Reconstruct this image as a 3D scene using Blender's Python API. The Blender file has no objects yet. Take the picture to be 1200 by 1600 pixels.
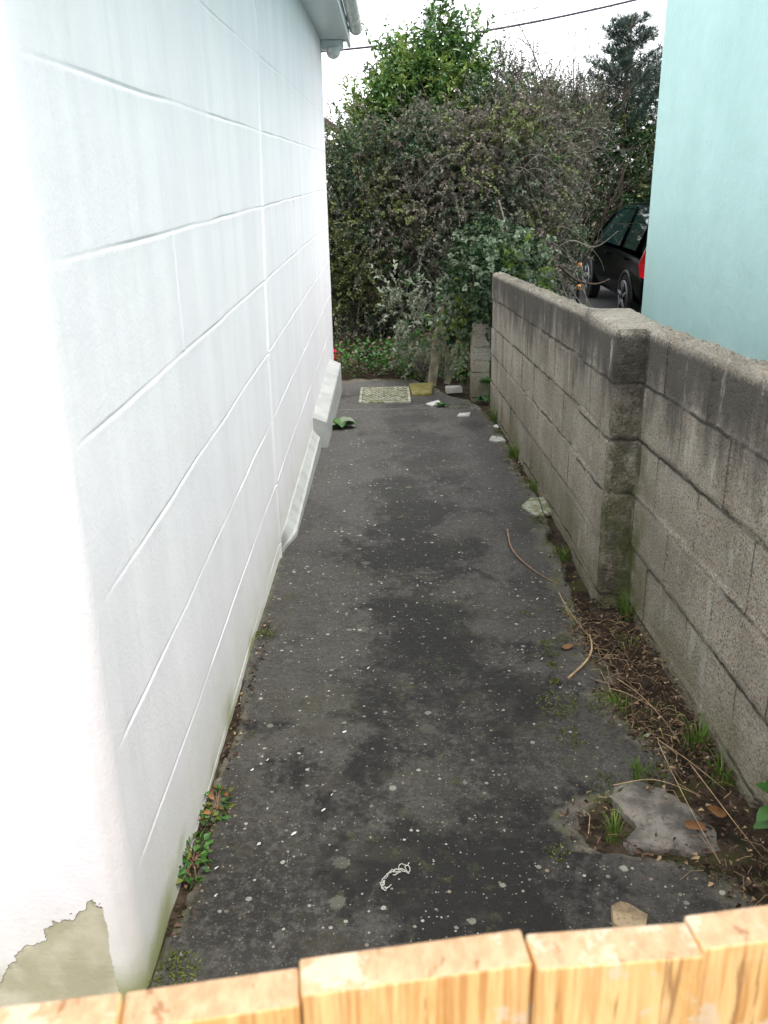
import bpy, bmesh, math, random
import numpy as np
from mathutils import Vector, Matrix, noise as mn
random.seed(7); rng = np.random.default_rng(7)
S = bpy.context.scene
C = S.collection
R = math.radians

# ---------------------------------------------------------------- camera
cam = bpy.data.cameras.new('camera'); cob = bpy.data.objects.new('camera', cam); C.objects.link(cob); S.camera = cob
cam.sensor_fit = 'VERTICAL'; cam.sensor_height = 36.0; cam.sensor_width = 27.0
cam.lens = 1400/1600*36
cam.clip_start = 0.05; cam.clip_end = 2000
cob.matrix_world = Matrix(((0.99980, 0.01773, 0.00957, 0), (0.00267, 0.35405, -0.93522, 0), (-0.01997, 0.93506, 0.35393, 0), (0, 0, 0, 1)))
cam.dof.use_dof = True; cam.dof.focus_distance = 4.0; cam.dof.aperture_fstop = 9.5

# ---------------------------------------------------------------- light
SUN = Vector((0.40, -0.33, 1.05)).normalized()
w = bpy.data.worlds.new("World"); S.world = w; w.use_nodes = True
nt = w.node_tree; nt.nodes.clear()
sky = nt.nodes.new('ShaderNodeTexSky'); sky.sky_type = 'NISHITA'; sky.sun_disc = False
sky.sun_elevation = math.asin(SUN.z); sky.sun_rotation = math.atan2(SUN.x, SUN.y)
sky.air_density = 1.0; sky.dust_density = 3.0; sky.ozone_density = 1.0
hs = nt.nodes.new('ShaderNodeHueSaturation'); hs.inputs['Saturation'].default_value = 0.22
bg = nt.nodes.new('ShaderNodeBackground'); bg.inputs['Strength'].default_value = 0.13
wo = nt.nodes.new('ShaderNodeOutputWorld')
nt.links.new(sky.outputs[0], hs.inputs['Color']); cl = nt.nodes.new('ShaderNodeMix'); cl.data_type = 'RGBA'; cl.inputs[0].default_value = 0.65   # overcast layer
cl.inputs[7].default_value = (7.6, 7.75, 8.0, 1); nt.links.new(hs.outputs[0], cl.inputs[6]); nt.links.new(cl.outputs[2], bg.inputs['Color']); nt.links.new(bg.outputs[0], wo.inputs['Surface'])
sl = bpy.data.lights.new('sun', 'SUN'); sl.energy = 1.0; sl.angle = R(20); sl.color = (1.0, 0.95, 0.88)
so = bpy.data.objects.new('sun', sl); C.objects.link(so); so.rotation_euler = (-SUN).to_track_quat('-Z', 'Y').to_euler()
S.view_settings.view_transform = 'Standard'; S.view_settings.look = 'None'; S.view_settings.gamma = 1.0
S.view_settings.exposure = 1.66

# ---------------------------------------------------------------- helpers
def hz(y):
    return -1.6 - 0.041*min(max(y, -2.0), 9.0)
ORG = {}
def tag(o, label=None, cat=None, group=None, kind=None):
    if label: o['label'] = label
    if cat: o['category'] = cat
    if group: o['group'] = group
    if kind: o['kind'] = kind
    return o
def thing(name, loc, label, cat, group=None):
    o = bpy.data.objects.new(name, None); C.objects.link(o); o.location = loc; o.empty_display_size = 0.1
    ORG[o] = np.array(loc, float)
    return tag(o, label, cat, group)
def mk(name, V, F, mats, parent=None, loc=None, smooth=True, mi=None, label=None, cat=None, group=None, kind=None):
    V = np.asarray(V, dtype=np.float64).reshape(-1, 3)
    org = ORG[parent] if parent is not None else (np.array(loc, float) if loc is not None else np.zeros(3))
    V = V - org
    me = bpy.data.meshes.new(name)
    if isinstance(F, np.ndarray):
        nf, k = F.shape
        me.vertices.add(len(V)); me.vertices.foreach_set('co', V.astype(np.float32).ravel())
        me.loops.add(nf*k); me.loops.foreach_set('vertex_index', F.astype(np.int32).ravel())
        me.polygons.add(nf); me.polygons.foreach_set('loop_start', np.arange(0, nf*k, k, dtype=np.int32))
        me.update(calc_edges=True); me.validate()
    else:
        me.from_pydata([tuple(v) for v in V], [], [tuple(f) for f in F]); me.update()
    if not isinstance(mats, (list, tuple)): mats = [mats]
    for m in mats: me.materials.append(m)
    if mi is not None and len(mi) == len(me.polygons): me.polygons.foreach_set('material_index', np.asarray(mi, dtype=np.int32))
    if smooth: me.polygons.foreach_set('use_smooth', np.ones(len(me.polygons), dtype=bool))
    me.update()
    o = bpy.data.objects.new(name, me); C.objects.link(o)
    if parent is not None: o.parent = parent; ORG[o] = org
    else: o.location = tuple(org); ORG[o] = org
    tag(o, label, cat, group, kind)
    return o
class MB:
    """collects simple solids into one mesh"""
    def __init__(s): s.V = []; s.F = []; s.M = []
    def add(s, V, F, m=0):
        b = len(s.V); s.V += [tuple(v) for v in V]; s.F += [tuple(i+b for i in f) for f in F]; s.M += [m]*len(F); return s
    def box(s, x0, x1, y0, y1, z0, z1, m=0, bev=0.0):
        if bev > 0:
            bm = bmesh.new(); bmesh.ops.create_cube(bm, size=1)
            for v in bm.verts: v.co = Vector(((x0+x1)/2+v.co.x*(x1-x0), (y0+y1)/2+v.co.y*(y1-y0), (z0+z1)/2+v.co.z*(z1-z0)))
            bmesh.ops.bevel(bm, geom=bm.edges[:], offset=bev, segments=2, affect='EDGES', profile=0.6)
            bm.verts.index_update(); s.add([v.co[:] for v in bm.verts], [[v.index for v in f.verts] for f in bm.faces], m); bm.free(); return s
        V = [(x0,y0,z0),(x1,y0,z0),(x1,y1,z0),(x0,y1,z0),(x0,y0,z1),(x1,y0,z1),(x1,y1,z1),(x0,y1,z1)]
        return s.add(V, [(0,3,2,1),(4,5,6,7),(0,1,5,4),(1,2,6,5),(2,3,7,6),(3,0,4,7)], m)
    def tube(s, pts, rad, n=6, m=0, cap=True):
        pts = [Vector(p) for p in pts]; k = len(pts)
        if not isinstance(rad, (list, tuple)): rad = [rad]*k
        V = []; ref = None
        for i, p in enumerate(pts):
            t = (pts[min(i+1, k-1)] - pts[max(i-1, 0)])
            t = t.normalized() if t.length > 1e-9 else Vector((0,0,1))
            if ref is None: ref = t.orthogonal().normalized()
            ref = (ref - t*ref.dot(t)); ref = ref.normalized() if ref.length > 1e-6 else t.orthogonal().normalized()
            b = t.cross(ref)
            for j in range(n):
                a = 2*math.pi*j/n; V.append(p + (ref*math.cos(a) + b*math.sin(a))*rad[i])
        F = [(i*n+j, i*n+(j+1)%n, (i+1)*n+(j+1)%n, (i+1)*n+j) for i in range(k-1) for j in range(n)]
        if cap: F += [tuple(range(n-1,-1,-1)), tuple((k-1)*n+j for j in range(n))]
        return s.add(V, F, m)
    def poly(s, pts, z0, z1, m=0):
        """prism with outline pts (x,y), z0/z1 numbers or callables"""
        f0 = z0 if callable(z0) else (lambda x, y: z0); f1 = z1 if callable(z1) else (lambda x, y: z1)
        n = len(pts); V = [(x, y, f0(x, y)) for x, y in pts] + [(x, y, f1(x, y)) for x, y in pts]
        return s.add(V, [tuple(range(n-1,-1,-1)), tuple(range(n, 2*n))] + [(i, (i+1)%n, n+(i+1)%n, n+i) for i in range(n)], m)
    def build(s, name, mats, parent=None, smooth=False, **k):
        return mk(name, s.V, s.F, mats, parent, smooth=smooth, mi=s.M, **k)
def smooth_by_angle(o, a=40):
    bm = bmesh.new(); bm.from_mesh(o.data)
    for e in bm.edges:
        if len(e.link_faces) == 2 and e.calc_face_angle(0) > R(a): e.smooth = False
    for f in bm.faces: f.smooth = True
    bm.to_mesh(o.data); bm.free(); return o
def grid_faces(nu, nv, closed=False):
    i = np.arange(nu-1)[:, None]; j = np.arange(nv-1)[None, :]
    a = i*nv+j
    return np.stack([a, a+1, a+nv+1, a+nv], -1).reshape(-1, 4)
def fbm(x, y, z=0.0, o=4):
    v = 0; a = 1; s = 0
    for _ in range(o):
        v += a*mn.noise(Vector((x, y, z))); s += a; a *= .5; x *= 2.03; y *= 2.03; z *= 2.03
    return v/s

# ---------------------------------------------------------------- node materials
class G:
    def __init__(s, name, rough=0.8, spec=0.3):
        s.m = bpy.data.materials.new(name); s.m.use_nodes = True; s.t = s.m.node_tree; s.t.nodes.clear()
        s.out = s.t.nodes.new('ShaderNodeOutputMaterial'); s.b = s.t.nodes.new('ShaderNodeBsdfPrincipled')
        s.t.links.new(s.b.outputs[0], s.out.inputs[0]); s.b.inputs['Roughness'].default_value = rough; s.b.inputs['Specular IOR Level'].default_value = spec
        s.geo = None
    def n(s, typ, **k):
        nd = s.t.nodes.new(typ)
        for a, v in k.items(): setattr(nd, a, v)
        return nd
    def put(s, sock, v):
        if isinstance(v, bpy.types.NodeSocket): s.t.links.new(v, sock)
        elif isinstance(v, (tuple, list)) and sock.type == 'RGBA': sock.default_value = (v[0], v[1], v[2], 1)
        else: sock.default_value = v
    def pos(s):
        if not s.geo: s.geo = s.n('ShaderNodeNewGeometry')
        return s.geo.outputs['Position']
    def island(s):
        s.pos(); return s.geo.outputs['Random Per Island']
    def xyz(s, v=None):
        q = s.n('ShaderNodeSeparateXYZ'); s.put(q.inputs[0], v if v is not None else s.pos()); return q.outputs
    def mapv(s, scale=(1,1,1), loc=(0,0,0), v=None):
        q = s.n('ShaderNodeMapping'); s.put(q.inputs[0], v if v is not None else s.pos()); q.inputs['Scale'].default_value = scale; q.inputs['Location'].default_value = loc; return q.outputs[0]
    def noise(s, scale, detail=5, rough=.55, v=None, dist=0.0, col=False):
        q = s.n('ShaderNodeTexNoise'); s.put(q.inputs['Vector'], v if v is not None else s.pos())
        q.inputs['Scale'].default_value = scale; q.inputs['Detail'].default_value = detail; q.inputs['Roughness'].default_value = rough; q.inputs['Distortion'].default_value = dist
        return q.outputs[1 if col else 0]
    def vor(s, scale, v=None, feature='F1', rnd=1.0):
        q = s.n('ShaderNodeTexVoronoi', feature=feature); s.put(q.inputs['Vector'], v if v is not None else s.pos())
        q.inputs['Scale'].default_value = scale; q.inputs['Randomness'].default_value = rnd; return q.outputs
    def ramp(s, f, a, b, lo=0.0, hi=1.0):
        q = s.n('ShaderNodeMapRange'); q.interpolation_type = 'SMOOTHSTEP'; s.put(q.inputs[0], f)
        for i, v in enumerate((a, b, lo, hi)): q.inputs[i+1].default_value = v
        return q.outputs[0]
    def math(s, op, a, b=None, c=None):
        q = s.n('ShaderNodeMath', operation=op); s.put(q.inputs[0], a)
        if b is not None: s.put(q.inputs[1], b)
        if c is not None: s.put(q.inputs[2], c)
        return q.outputs[0]
    def mul(s, *a):
        r = a[0]
        for x in a[1:]: r = s.math('MULTIPLY', r, x)
        return r
    def mix(s, f, a, b, mode='MIX'):
        q = s.n('ShaderNodeMix', data_type='RGBA', blend_type=mode); s.put(q.inputs[0], f); s.put(q.inputs[6], a); s.put(q.inputs[7], b); return q.outputs[2]
    def col(s, c): s.put(s.b.inputs['Base Color'], c); return s
    def bump(s, h, dist, strength=1.0, prev=None):
        q = s.n('ShaderNodeBump'); q.inputs['Distance'].default_value = dist; q.inputs['Strength'].default_value = strength; s.put(q.inputs['Height'], h)
        if prev is not None: s.put(q.inputs['Normal'], prev)
        s.put(s.b.inputs['Normal'], q.outputs[0]); return q.outputs[0]
def plain(name, c, rough=.6, spec=.3, var=.15, scale=40, bump=0.0, metal=0.0):
    g = G(name, rough, spec); n = g.noise(scale, 4)
    g.col(g.mix(g.ramp(n, .3, .7), tuple(x*(1-var) for x in c), tuple(min(1, x*(1+var)) for x in c)))
    if bump: g.bump(n, bump)
    g.b.inputs['Metallic'].default_value = metal
    return g.m
def leafmat(name, a, b, rough=.45, trans=.25, spec=.35):
    g = G(name, rough, spec); f = g.island(); n = g.noise(2.2, 2)
    c = g.mix(f, a, b); c = g.mix(g.ramp(n, .35, .65, 0, .45), c, tuple(x*.6 for x in a)); g.col(c)
    t = g.n('ShaderNodeBsdfTranslucent'); g.put(t.inputs[0], c); x = g.n('ShaderNodeMixShader'); x.inputs[0].default_value = trans
    g.t.links.new(g.b.outputs[0], x.inputs[1]); g.t.links.new(t.outputs[0], x.inputs[2]); g.t.links.new(x.outputs[0], g.out.inputs[0])
    return g.m

def mat_render():
    g = G('white_painted_render', .75, .25); x, y, z = g.xyz()[:3]
    st = g.noise(1, 5, .6, v=g.mapv((5, 5, .55))); st2 = g.noise(1, 4, .6, v=g.mapv((26, 26, 1.1)))
    c = g.mix(g.ramp(st, .38, .66), (.83, .805, .845), (.88, .86, .89))
    c = g.mix(g.ramp(st2, .52, .72, 0, .35), c, (.74, .74, .76))
    c = g.mix(g.ramp(g.noise(3.2, 5, .6), .55, .75, 0, .3), c, (.72, .72, .66))
    # height above the sloping ground
    gz = g.math('ADD', g.math('MULTIPLY', y, .041), 1.6); h = g.math('ADD', z, gz)
    low = g.ramp(g.math('ADD', h, g.math('MULTIPLY', g.noise(4, 4), .35)), .16, .55, 1, 0)
    c = g.mix(g.mul(low, .5), c, (.60, .60, .50))
    c = g.mix(g.mul(g.ramp(g.math('ADD', h, g.math('MULTIPLY', g.noise(9, 4), .1)), .05, .16, 1, 0), g.ramp(g.noise(1.7, 2), .46, .62)), c, (.34, .36, .19))
    ycr = g.math('ADD', 4.09, g.math('ADD', g.mul(g.ramp(z, -.75, .45), .29), g.math('MULTIPLY', g.noise(5, 3), .03)))
    cr = g.math('ABSOLUTE', g.math('SUBTRACT', y, ycr)); c = g.mix(g.ramp(cr, .004, .018, .45, 0), c, (.88, .89, .90))
    c = g.mix(g.mul(g.ramp(g.math('ABSOLUTE', g.math('SUBTRACT', g.math('SUBTRACT', y, ycr), .03)), .002, .012, .35, 0)), c, (.55, .57, .58))  # darker strip beside the crack ridge: its shading painted into the colour
    # peeled paint low on the street front
    q = g.noise(7, 6, .6, v=g.mapv((1, 1, 1), (3.3, 0, 1.2))); q2 = g.noise(40, 3)
    e = g.math('ADD', g.math('ADD', z, g.math('MULTIPLY', q, .5)), g.math('MULTIPLY', q2, .035))
    dx = g.math('ABSOLUTE', g.math('ADD', x, .645)); e = g.math('ADD', e, g.math('MULTIPLY', dx, 1.1))
    lowm = g.ramp(e, -1.085, -1.079, 1, 0)
    m = g.mul(lowm, g.math('LESS_THAN', y, 1.47), g.math('LESS_THAN', g.math('ADD', x, g.math('MULTIPLY', q2, .02)), -.607))
    c = g.mix(m, c, g.mix(g.ramp(g.noise(9, 5), .4, .65), (.42, .40, .28), (.56, .53, .41)))
    em = g.mul(g.ramp(g.math('ABSOLUTE', g.math('ADD', e, 1.090)), .001, .006, 1, 0), m); c = g.mix(g.mul(em, .35), c, (.26, .24, .18))  # thin dark rim: shade of the paint thickness, painted along the peel edge
    c = g.mix(g.mul(g.ramp(g.noise(55, 5, .75), .66, .70), g.ramp(g.noise(1.3, 3), .45, .6), .5), c, (.50, .50, .45))
    g.col(c)
    b1 = g.bump(g.noise(110, 3, .5), .0008); b2 = g.bump(g.noise(14, 3), .0015, prev=b1)
    g.bump(g.math('SUBTRACT', 1.0, m), .009, prev=b2)
    return g.m
def mat_stone(name, a, b, moss=0.0):
    g = G(name, .9, .2); c = g.mix(g.ramp(g.noise(12, 6, .65), .38, .62), a, b); c = g.mix(g.ramp(g.noise(90, 3), .58, .7, 0, .6), c, tuple(x*.4 for x in a))
    if moss: c = g.mix(g.ramp(g.noise(18, 5), .55-moss*.3, .62, 0, .8), c, (.16, .15, .03))
    g.col(c); b_ = g.bump(g.noise(120, 3), .002); g.bump(g.noise(14, 5), .008, prev=b_); return g.m
JOFF_ = [.195, .425, .65, .875, 1.105]
def mat_block():
    g = G('concrete_block', .92, .15); x, y, z = g.xyz()[:3]
    n1 = g.noise(2.2, 5, .6); ag = g.vor(110)
    c = g.mix(g.ramp(n1, .35, .65), (.38, .34, .275), (.55, .50, .42))
    c = g.mix(g.ramp(g.noise(150, 2, .7), .52, .64, 0, .85), c, (.64, .56, .45))
    c = g.mix(g.ramp(g.noise(120, 2, .7, v=g.mapv((1,1,1),(5,1,2))), .53, .66, 0, .8), c, (.10, .09, .075))
    pk = g.math('GREATER_THAN', g.xyz(ag[1])[0], .90); c = g.mix(g.mul(pk, .6), c, (.42, .26, .17))
    rw = g.math('FLOOR', g.math('MULTIPLY', g.math('ADD', z, g.math('ADD', g.math('MULTIPLY', y, .0488), .42)), 4.4)); cb_ = g.n('ShaderNodeCombineXYZ'); g.put(cb_.inputs[0], g.math('FLOOR', g.math('ADD', g.math('MULTIPLY', y, 2.22), g.math('MULTIPLY', rw, .5)))); g.put(cb_.inputs[1], rw)
    wnz = g.n('ShaderNodeTexWhiteNoise', noise_dimensions='2D'); g.put(wnz.inputs[0], cb_.outputs[0]); c = g.mix(g.ramp(wnz.outputs[0], 0, 1, 0, .30), c, (.24, .21, .17))
    # pale leached drips and dark top staining
    tp = g.math('ADD', z, g.math('ADD', g.math('MULTIPLY', y, .0488), .42))      # 0 at top, negative below
    dr = g.mix(.62, g.noise(1, 4, .65, v=g.mapv((17, 17, 1.6))), g.noise(2.6, 5, .7, v=g.mapv((1, 1, .7), (4, 4, 4))))
    dk = g.ramp(g.math('SUBTRACT', tp, g.math('MULTIPLY', g.math('SUBTRACT', dr, .5), 1.15)), -.40, -.08, 0, 1)
    nt_ = g.ramp(g.math('ADD', tp, g.math('MULTIPLY', g.math('SUBTRACT', g.noise(70, 3, .7), .5), .05)), -.03, -.005, 1, .2)
    c = g.mix(g.mul(dk, nt_, .80), c, (.075, .071, .064))
    blot = g.ramp(g.noise(4.5, 6, .7, v=g.mapv((1,1,.6),(1,7,3))), .56, .68, 0, .5)
    c = g.mix(g.mul(blot, g.ramp(tp, -.75, -.3)), c, (.09, .085, .075))
    c = g.mix(g.ramp(g.noise(1, 5, .65, v=g.mapv((9, 9, 3), (2, 3, 1))), .58, .68, 0, .7), c, (.60, .58, .52))
    gh = g.math('ADD', z, g.math('ADD', g.math('MULTIPLY', y, .041), 1.6))
    gr = g.ramp(g.math('ADD', gh, g.math('MULTIPLY', g.noise(3, 5), .6)), .30, .62, 1, 0)
    c = g.mix(g.mul(gr, .55), c, (.16, .155, .075))
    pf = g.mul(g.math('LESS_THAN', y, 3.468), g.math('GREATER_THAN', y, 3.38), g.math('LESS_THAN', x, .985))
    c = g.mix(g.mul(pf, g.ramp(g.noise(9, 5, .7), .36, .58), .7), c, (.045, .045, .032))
    # green film down the inner corner beside the pier
    cy = g.ramp(g.math('ABSOLUTE', g.math('SUBTRACT', y, 3.36)), .02, .20, 1, 0)
    c = g.mix(g.mul(cy, g.ramp(gh, 1.0, .2), g.ramp(g.noise(8, 4), .35, .6), .8), c, (.11, .14, .03))
    dp = g.math('MULTIPLY', tp, -1.0); row = None; dj = None
    for j in JOFF_:
        a_ = g.math('GREATER_THAN', dp, j); row = a_ if row is None else g.math('ADD', row, a_)
        b_ = g.math('ABSOLUTE', g.math('SUBTRACT', g.math('ADD', dp, g.math('MULTIPLY', g.math('SUBTRACT', g.noise(7, 3), .5), .02)), j)); dj = b_ if dj is None else g.math('MINIMUM', dj, b_)
    u = g.math('FRACT', g.math('ADD', g.math('DIVIDE', y, .45), g.math('MULTIPLY', row, .5))); dv = g.math('MULTIPLY', g.math('MINIMUM', u, g.math('SUBTRACT', 1.0, u)), .45)
    c = g.mix(g.mul(g.ramp(dj, .002, .010, 1, 0), g.ramp(g.noise(2.3, 4), .42, .56, .25, .85)), c, (.045, .042, .036))
    vj = g.mul(g.ramp(dv, .001, .007, 1, 0), g.ramp(g.noise(4.1, 4, v=g.mapv((1,1,1),(5,5,0))), .45, .56, .1, .75)); c = g.mix(vj, c, (.06, .055, .047))
    g.col(c)
    b = g.bump(g.noise(85, 4, .75), .012); b = g.bump(g.math('MULTIPLY', ag[0], 1.0), .006, prev=b); g.bump(g.noise(30, 2, .5), .004, prev=b)
    return g.m
def mat_path():
    g = G('weathered_dark_concrete', .8, .3); x, y, z = g.xyz()[:3]
    n = g.noise(1.9, 6, .62); n2 = g.noise(5.5, 6, .65, v=g.mapv((1, 1.3, 1), (4, 2, 0))); fine = g.noise(130, 3, .7)
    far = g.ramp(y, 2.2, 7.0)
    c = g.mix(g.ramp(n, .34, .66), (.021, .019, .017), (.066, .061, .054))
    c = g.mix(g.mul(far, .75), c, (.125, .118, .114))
    c = g.mix(g.ramp(g.noise(34, 6, .7), .45, .66, 0, .7), c, (.088, .083, .073)); c = g.mix(g.ramp(g.noise(70, 4, .75, v=g.mapv((1,1,1),(9,9,9))), .50, .66, 0, .75), c, (.018, .017, .015))
    c = g.mix(g.ramp(fine, .56, .68, 0, .6), c, (.14, .135, .115))
    damp = g.ramp(g.math('ADD', g.noise(2.3, 7, .72, v=g.mapv((1, .7, 1), (1, 9, 0)), dist=.15), g.math('ADD', g.mul(g.math('SUBTRACT', g.noise(42, 5, .75), .5), .26), g.ramp(g.math('ABSOLUTE', g.math('SUBTRACT', x, .15)), .05, .60, .05, -.06))), .47, .58)
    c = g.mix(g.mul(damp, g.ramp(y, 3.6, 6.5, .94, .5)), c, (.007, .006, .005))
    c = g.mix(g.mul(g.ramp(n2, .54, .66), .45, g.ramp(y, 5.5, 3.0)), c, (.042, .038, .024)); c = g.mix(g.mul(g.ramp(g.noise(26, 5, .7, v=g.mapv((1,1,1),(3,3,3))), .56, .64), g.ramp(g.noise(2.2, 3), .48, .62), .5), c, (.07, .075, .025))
    # worn, paler and greener margins
    at = g.n('ShaderNodeAttribute', attribute_name='margin'); ed = g.ramp(g.math('ADD', at.outputs['Fac'], g.math('MULTIPLY', g.math('SUBTRACT', g.noise(7, 6, .72), .5), 2.0)), .35, .85)
    c = g.mix(g.mul(ed, .75), c, g.mix(g.ramp(g.noise(11, 4), .4, .6), (.10, .092, .075), (.18, .16, .125)))
    c = g.mix(g.mul(ed, g.ramp(g.noise(13, 5, v=g.mapv((1,1,1),(8,8,8))), .5, .60), .75), c, (.075, .085, .02))
    c = g.mix(g.mul(g.ramp(g.noise(2.4, 5, v=g.mapv((1,1,1),(2,5,8))), .56, .64), g.ramp(g.noise(60, 3, .7), .45, .6), .35), c, (.06, .062, .03))
    # lichen rosettes and pale grit, sizes differ cell by cell
    wn = g.noise(90, 3, .6)
    for sc, off, dens, r0, ca, cb in ((8, (1,4,9), .66, .22, (.085,.088,.07), (.12,.12,.095)), (17, (0,0,0), .72, .17, (.17,.165,.13), (.30,.29,.25)), (30, (3,5,1), .72, .22, (.20,.19,.155), (.40,.385,.34)), (55, (7,2,3), .76, .26, (.24,.19,.14), (.45,.43,.39)), (110, (2,2,3), .62, .24, (.17,.16,.14), (.36,.35,.32))):
        v = g.vor(sc, v=g.mapv((1, 1, 0), off)); q = g.xyz(v[1])
        on = g.math('GREATER_THAN', q[0], dens); rad = g.mul(g.math('ADD', g.math('POWER', q[1], 2.0), .25), r0)
        d = g.math('ADD', g.math('SUBTRACT', v[0], rad), g.math('MULTIPLY', g.math('SUBTRACT', wn, .5), .22))
        k = g.mul(on, g.ramp(d, -.03, .01, 1, 0), g.ramp(wn, .25, .5, .55, .95), g.ramp(g.noise(1.4, 3), .3, .55, .45, 1))
        c = g.mix(k, c, g.mix(q[2], ca, cb))
    # slab joint across the path and a hairline crack
    jl = g.math('ABSOLUTE', g.math('SUBTRACT', g.math('ADD', y, g.math('MULTIPLY', g.noise(3, 4), .16)), 7.66))
    c = g.mix(g.ramp(jl, .006, .022, .6, 0), c, (.22, .21, .18))
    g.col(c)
    g.put(g.b.inputs['Roughness'], g.ramp(damp, 0, 1, .85, .62))
    b = g.bump(g.noise(150, 3, .75), .004); b2 = g.bump(g.noise(38, 5, .65), .006, prev=b); g.bump(g.ramp(jl, .0, .012), .008, prev=b2)
    return g.m
def mat_teal():
    g = G('teal_painted_render', .7, .25)
    c = g.mix(g.ramp(g.noise(1, 5, .6, v=g.mapv((1.4, 1.4, .7))), .3, .7), (.50, .74, .705), (.56, .80, .765))
    c = g.mix(g.ramp(g.noise(1, 5, .7, v=g.mapv((2, 5, 9))), .62, .72, 0, .35), c, (.42, .63, .60))
    c = g.mix(g.ramp(g.noise(1, 4, .6, v=g.mapv((14, 14, 1.5))), .58, .8, 0, .14), c, (.45, .62, .56))
    g.col(c); b = g.bump(g.noise(60, 4), .002); g.bump(g.noise(4, 4), .012, prev=b); return g.m
def mat_soil():
    g = G('soil', .95, .1); c = g.mix(g.ramp(g.noise(14, 6, .7), .35, .65), (.022, .016, .011), (.075, .055, .037))
    c = g.mix(g.ramp(g.noise(5, 4), .55, .65, 0, .6), c, (.06, .07, .02)); g.col(c); g.bump(g.noise(50, 5, .7), .01); return g.m
def mat_ground():
    g = G('rough_ground', .95, .1); c = g.mix(g.ramp(g.noise(.8, 6, .6), .35, .65), (.05, .06, .03), (.12, .10, .07)); g.col(c); g.bump(g.noise(12, 5), .03); return g.m
def mat_wood(name='gate_timber'):
    g = G(name, .6, .3); f = g.n('ShaderNodeObjectInfo').outputs['Random']
    v = g.mapv((1, 1, 1)); sh = g.n('ShaderNodeVectorMath', operation='ADD'); g.put(sh.inputs[0], v)
    cb = g.n('ShaderNodeCombineXYZ'); g.put(cb.inputs[0], g.math('MULTIPLY', f, 17.0)); g.put(cb.inputs[1], g.math('MULTIPLY', f, 5.0)); g.put(sh.inputs[1], cb.outputs[0])
    mp = g.mapv((22, 9, 3.0), v=sh.outputs[0])
    gr = g.noise(1, 6, .68, v=mp, dist=2.4); gr2 = g.noise(1, 4, .6, v=g.mapv((150, 70, 5), v=sh.outputs[0]))
    c = g.mix(g.ramp(gr, .3, .7), (.56, .30, .10), (.76, .50, .23)); c = g.mix(g.ramp(gr2, .46, .66, 0, .7), c, (.40, .16, .045))
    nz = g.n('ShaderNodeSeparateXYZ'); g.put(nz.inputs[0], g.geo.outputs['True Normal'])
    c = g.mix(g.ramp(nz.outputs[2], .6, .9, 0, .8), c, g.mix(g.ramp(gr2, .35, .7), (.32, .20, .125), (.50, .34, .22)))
    c = g.mix(g.ramp(g.noise(16, 5, .7), .57, .63, 0, .6), c, (.56, .47, .36))
    c = g.mix(g.ramp(g.noise(1, 5, .7, v=g.mapv((60, 30, 4), v=sh.outputs[0]), dist=.6), .60, .66, 0, .75), c, (.22, .10, .04))
    kn = g.vor(9, v=g.mapv((1, 1, .5), v=sh.outputs[0])); c = g.mix(g.ramp(kn[0], .05, .10, .7, 0), c, (.28, .12, .04))
    g.col(c); g.bump(gr2, .0022); return g.m

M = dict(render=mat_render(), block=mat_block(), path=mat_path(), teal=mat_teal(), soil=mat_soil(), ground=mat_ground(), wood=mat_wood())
M['upvc'] = plain('white_eaves_plastic', (.62, .68, .70), .35, .4, .06, 8)
M['gutter'] = plain('pale_gutter_plastic', (.66, .66, .64), .35, .45, .12, 10)
M['slate'] = plain('roof_slate', (.10, .10, .11), .7, .3, .3, 6, .004)
M['asphalt'] = plain('driveway_asphalt', (.055, .055, .055), .85, .2, .3, 60, .004)
M['stone'] = None
M['stone'] = mat_stone('broken_concrete', (.095, .088, .076), (.23, .205, .175))
M['palestone'] = mat_stone('pale_broken_tile', (.28, .29, .23), (.40, .41, .33), .3)
M['whitestone'] = mat_stone('white_tile', (.45, .44, .40), (.60, .59, .55))
M['mossstone'] = mat_stone('mossy_slab', (.17, .15, .06), (.26, .22, .10), .5)
M['tan'] = mat_stone('tan_stone', (.16, .12, .075), (.34, .26, .16))
M['bark'] = plain('bark', (.075, .058, .045), .9, .1, .35, 60, .003)
M['greytwig'] = plain('grey_twig', (.17, .15, .13), .85, .15, .3, 50)
M['straw'] = plain('dry_straw', (.42, .30, .17), .8, .2, .3, 30)
M['browntwig'] = plain('brown_twig', (.26, .17, .11), .8, .2, .3, 60)
M['bramble'] = leafmat('bramble_leaf', (.075, .100, .055), (.185, .200, .145), .5, .3)
M['bramble2'] = leafmat('bramble_dull_leaf', (.12, .102, .078), (.24, .215, .175), .55, .25)
M['olive'] = leafmat('olive_leaf', (.10, .13, .04), (.22, .25, .09), .45, .25)
M['laurel'] = leafmat('laurel_leaf', (.035, .10, .022), (.12, .23, .045), .3, .25, .5)
M['laurel2'] = leafmat('young_laurel_leaf', (.12, .21, .04), (.26, .34, .08), .35, .35)
M['ivy'] = leafmat('ivy_leaf', (.025, .060, .020), (.07, .12, .045), .35, .12, .5)
M['ivypale'] = leafmat('pale_ivy_leaf', (.16, .22, .13), (.33, .40, .27), .4, .15)
M['dark'] = leafmat('dark_evergreen_leaf', (.015, .045, .016), (.045, .10, .03), .4, .1)
M['needle'] = leafmat('pine_needle', (.03, .06, .045), (.08, .12, .09), .5, .15)
M['silver'] = leafmat('silver_leaf', (.20, .25, .16), (.42, .47, .36), .6, .2)
M['grass'] = leafmat('grass_blade', (.10, .20, .03), (.24, .36, .07), .5, .3)
M['moss'] = leafmat('moss', (.06, .09, .012), (.17, .19, .03), .8, .1)
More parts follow.
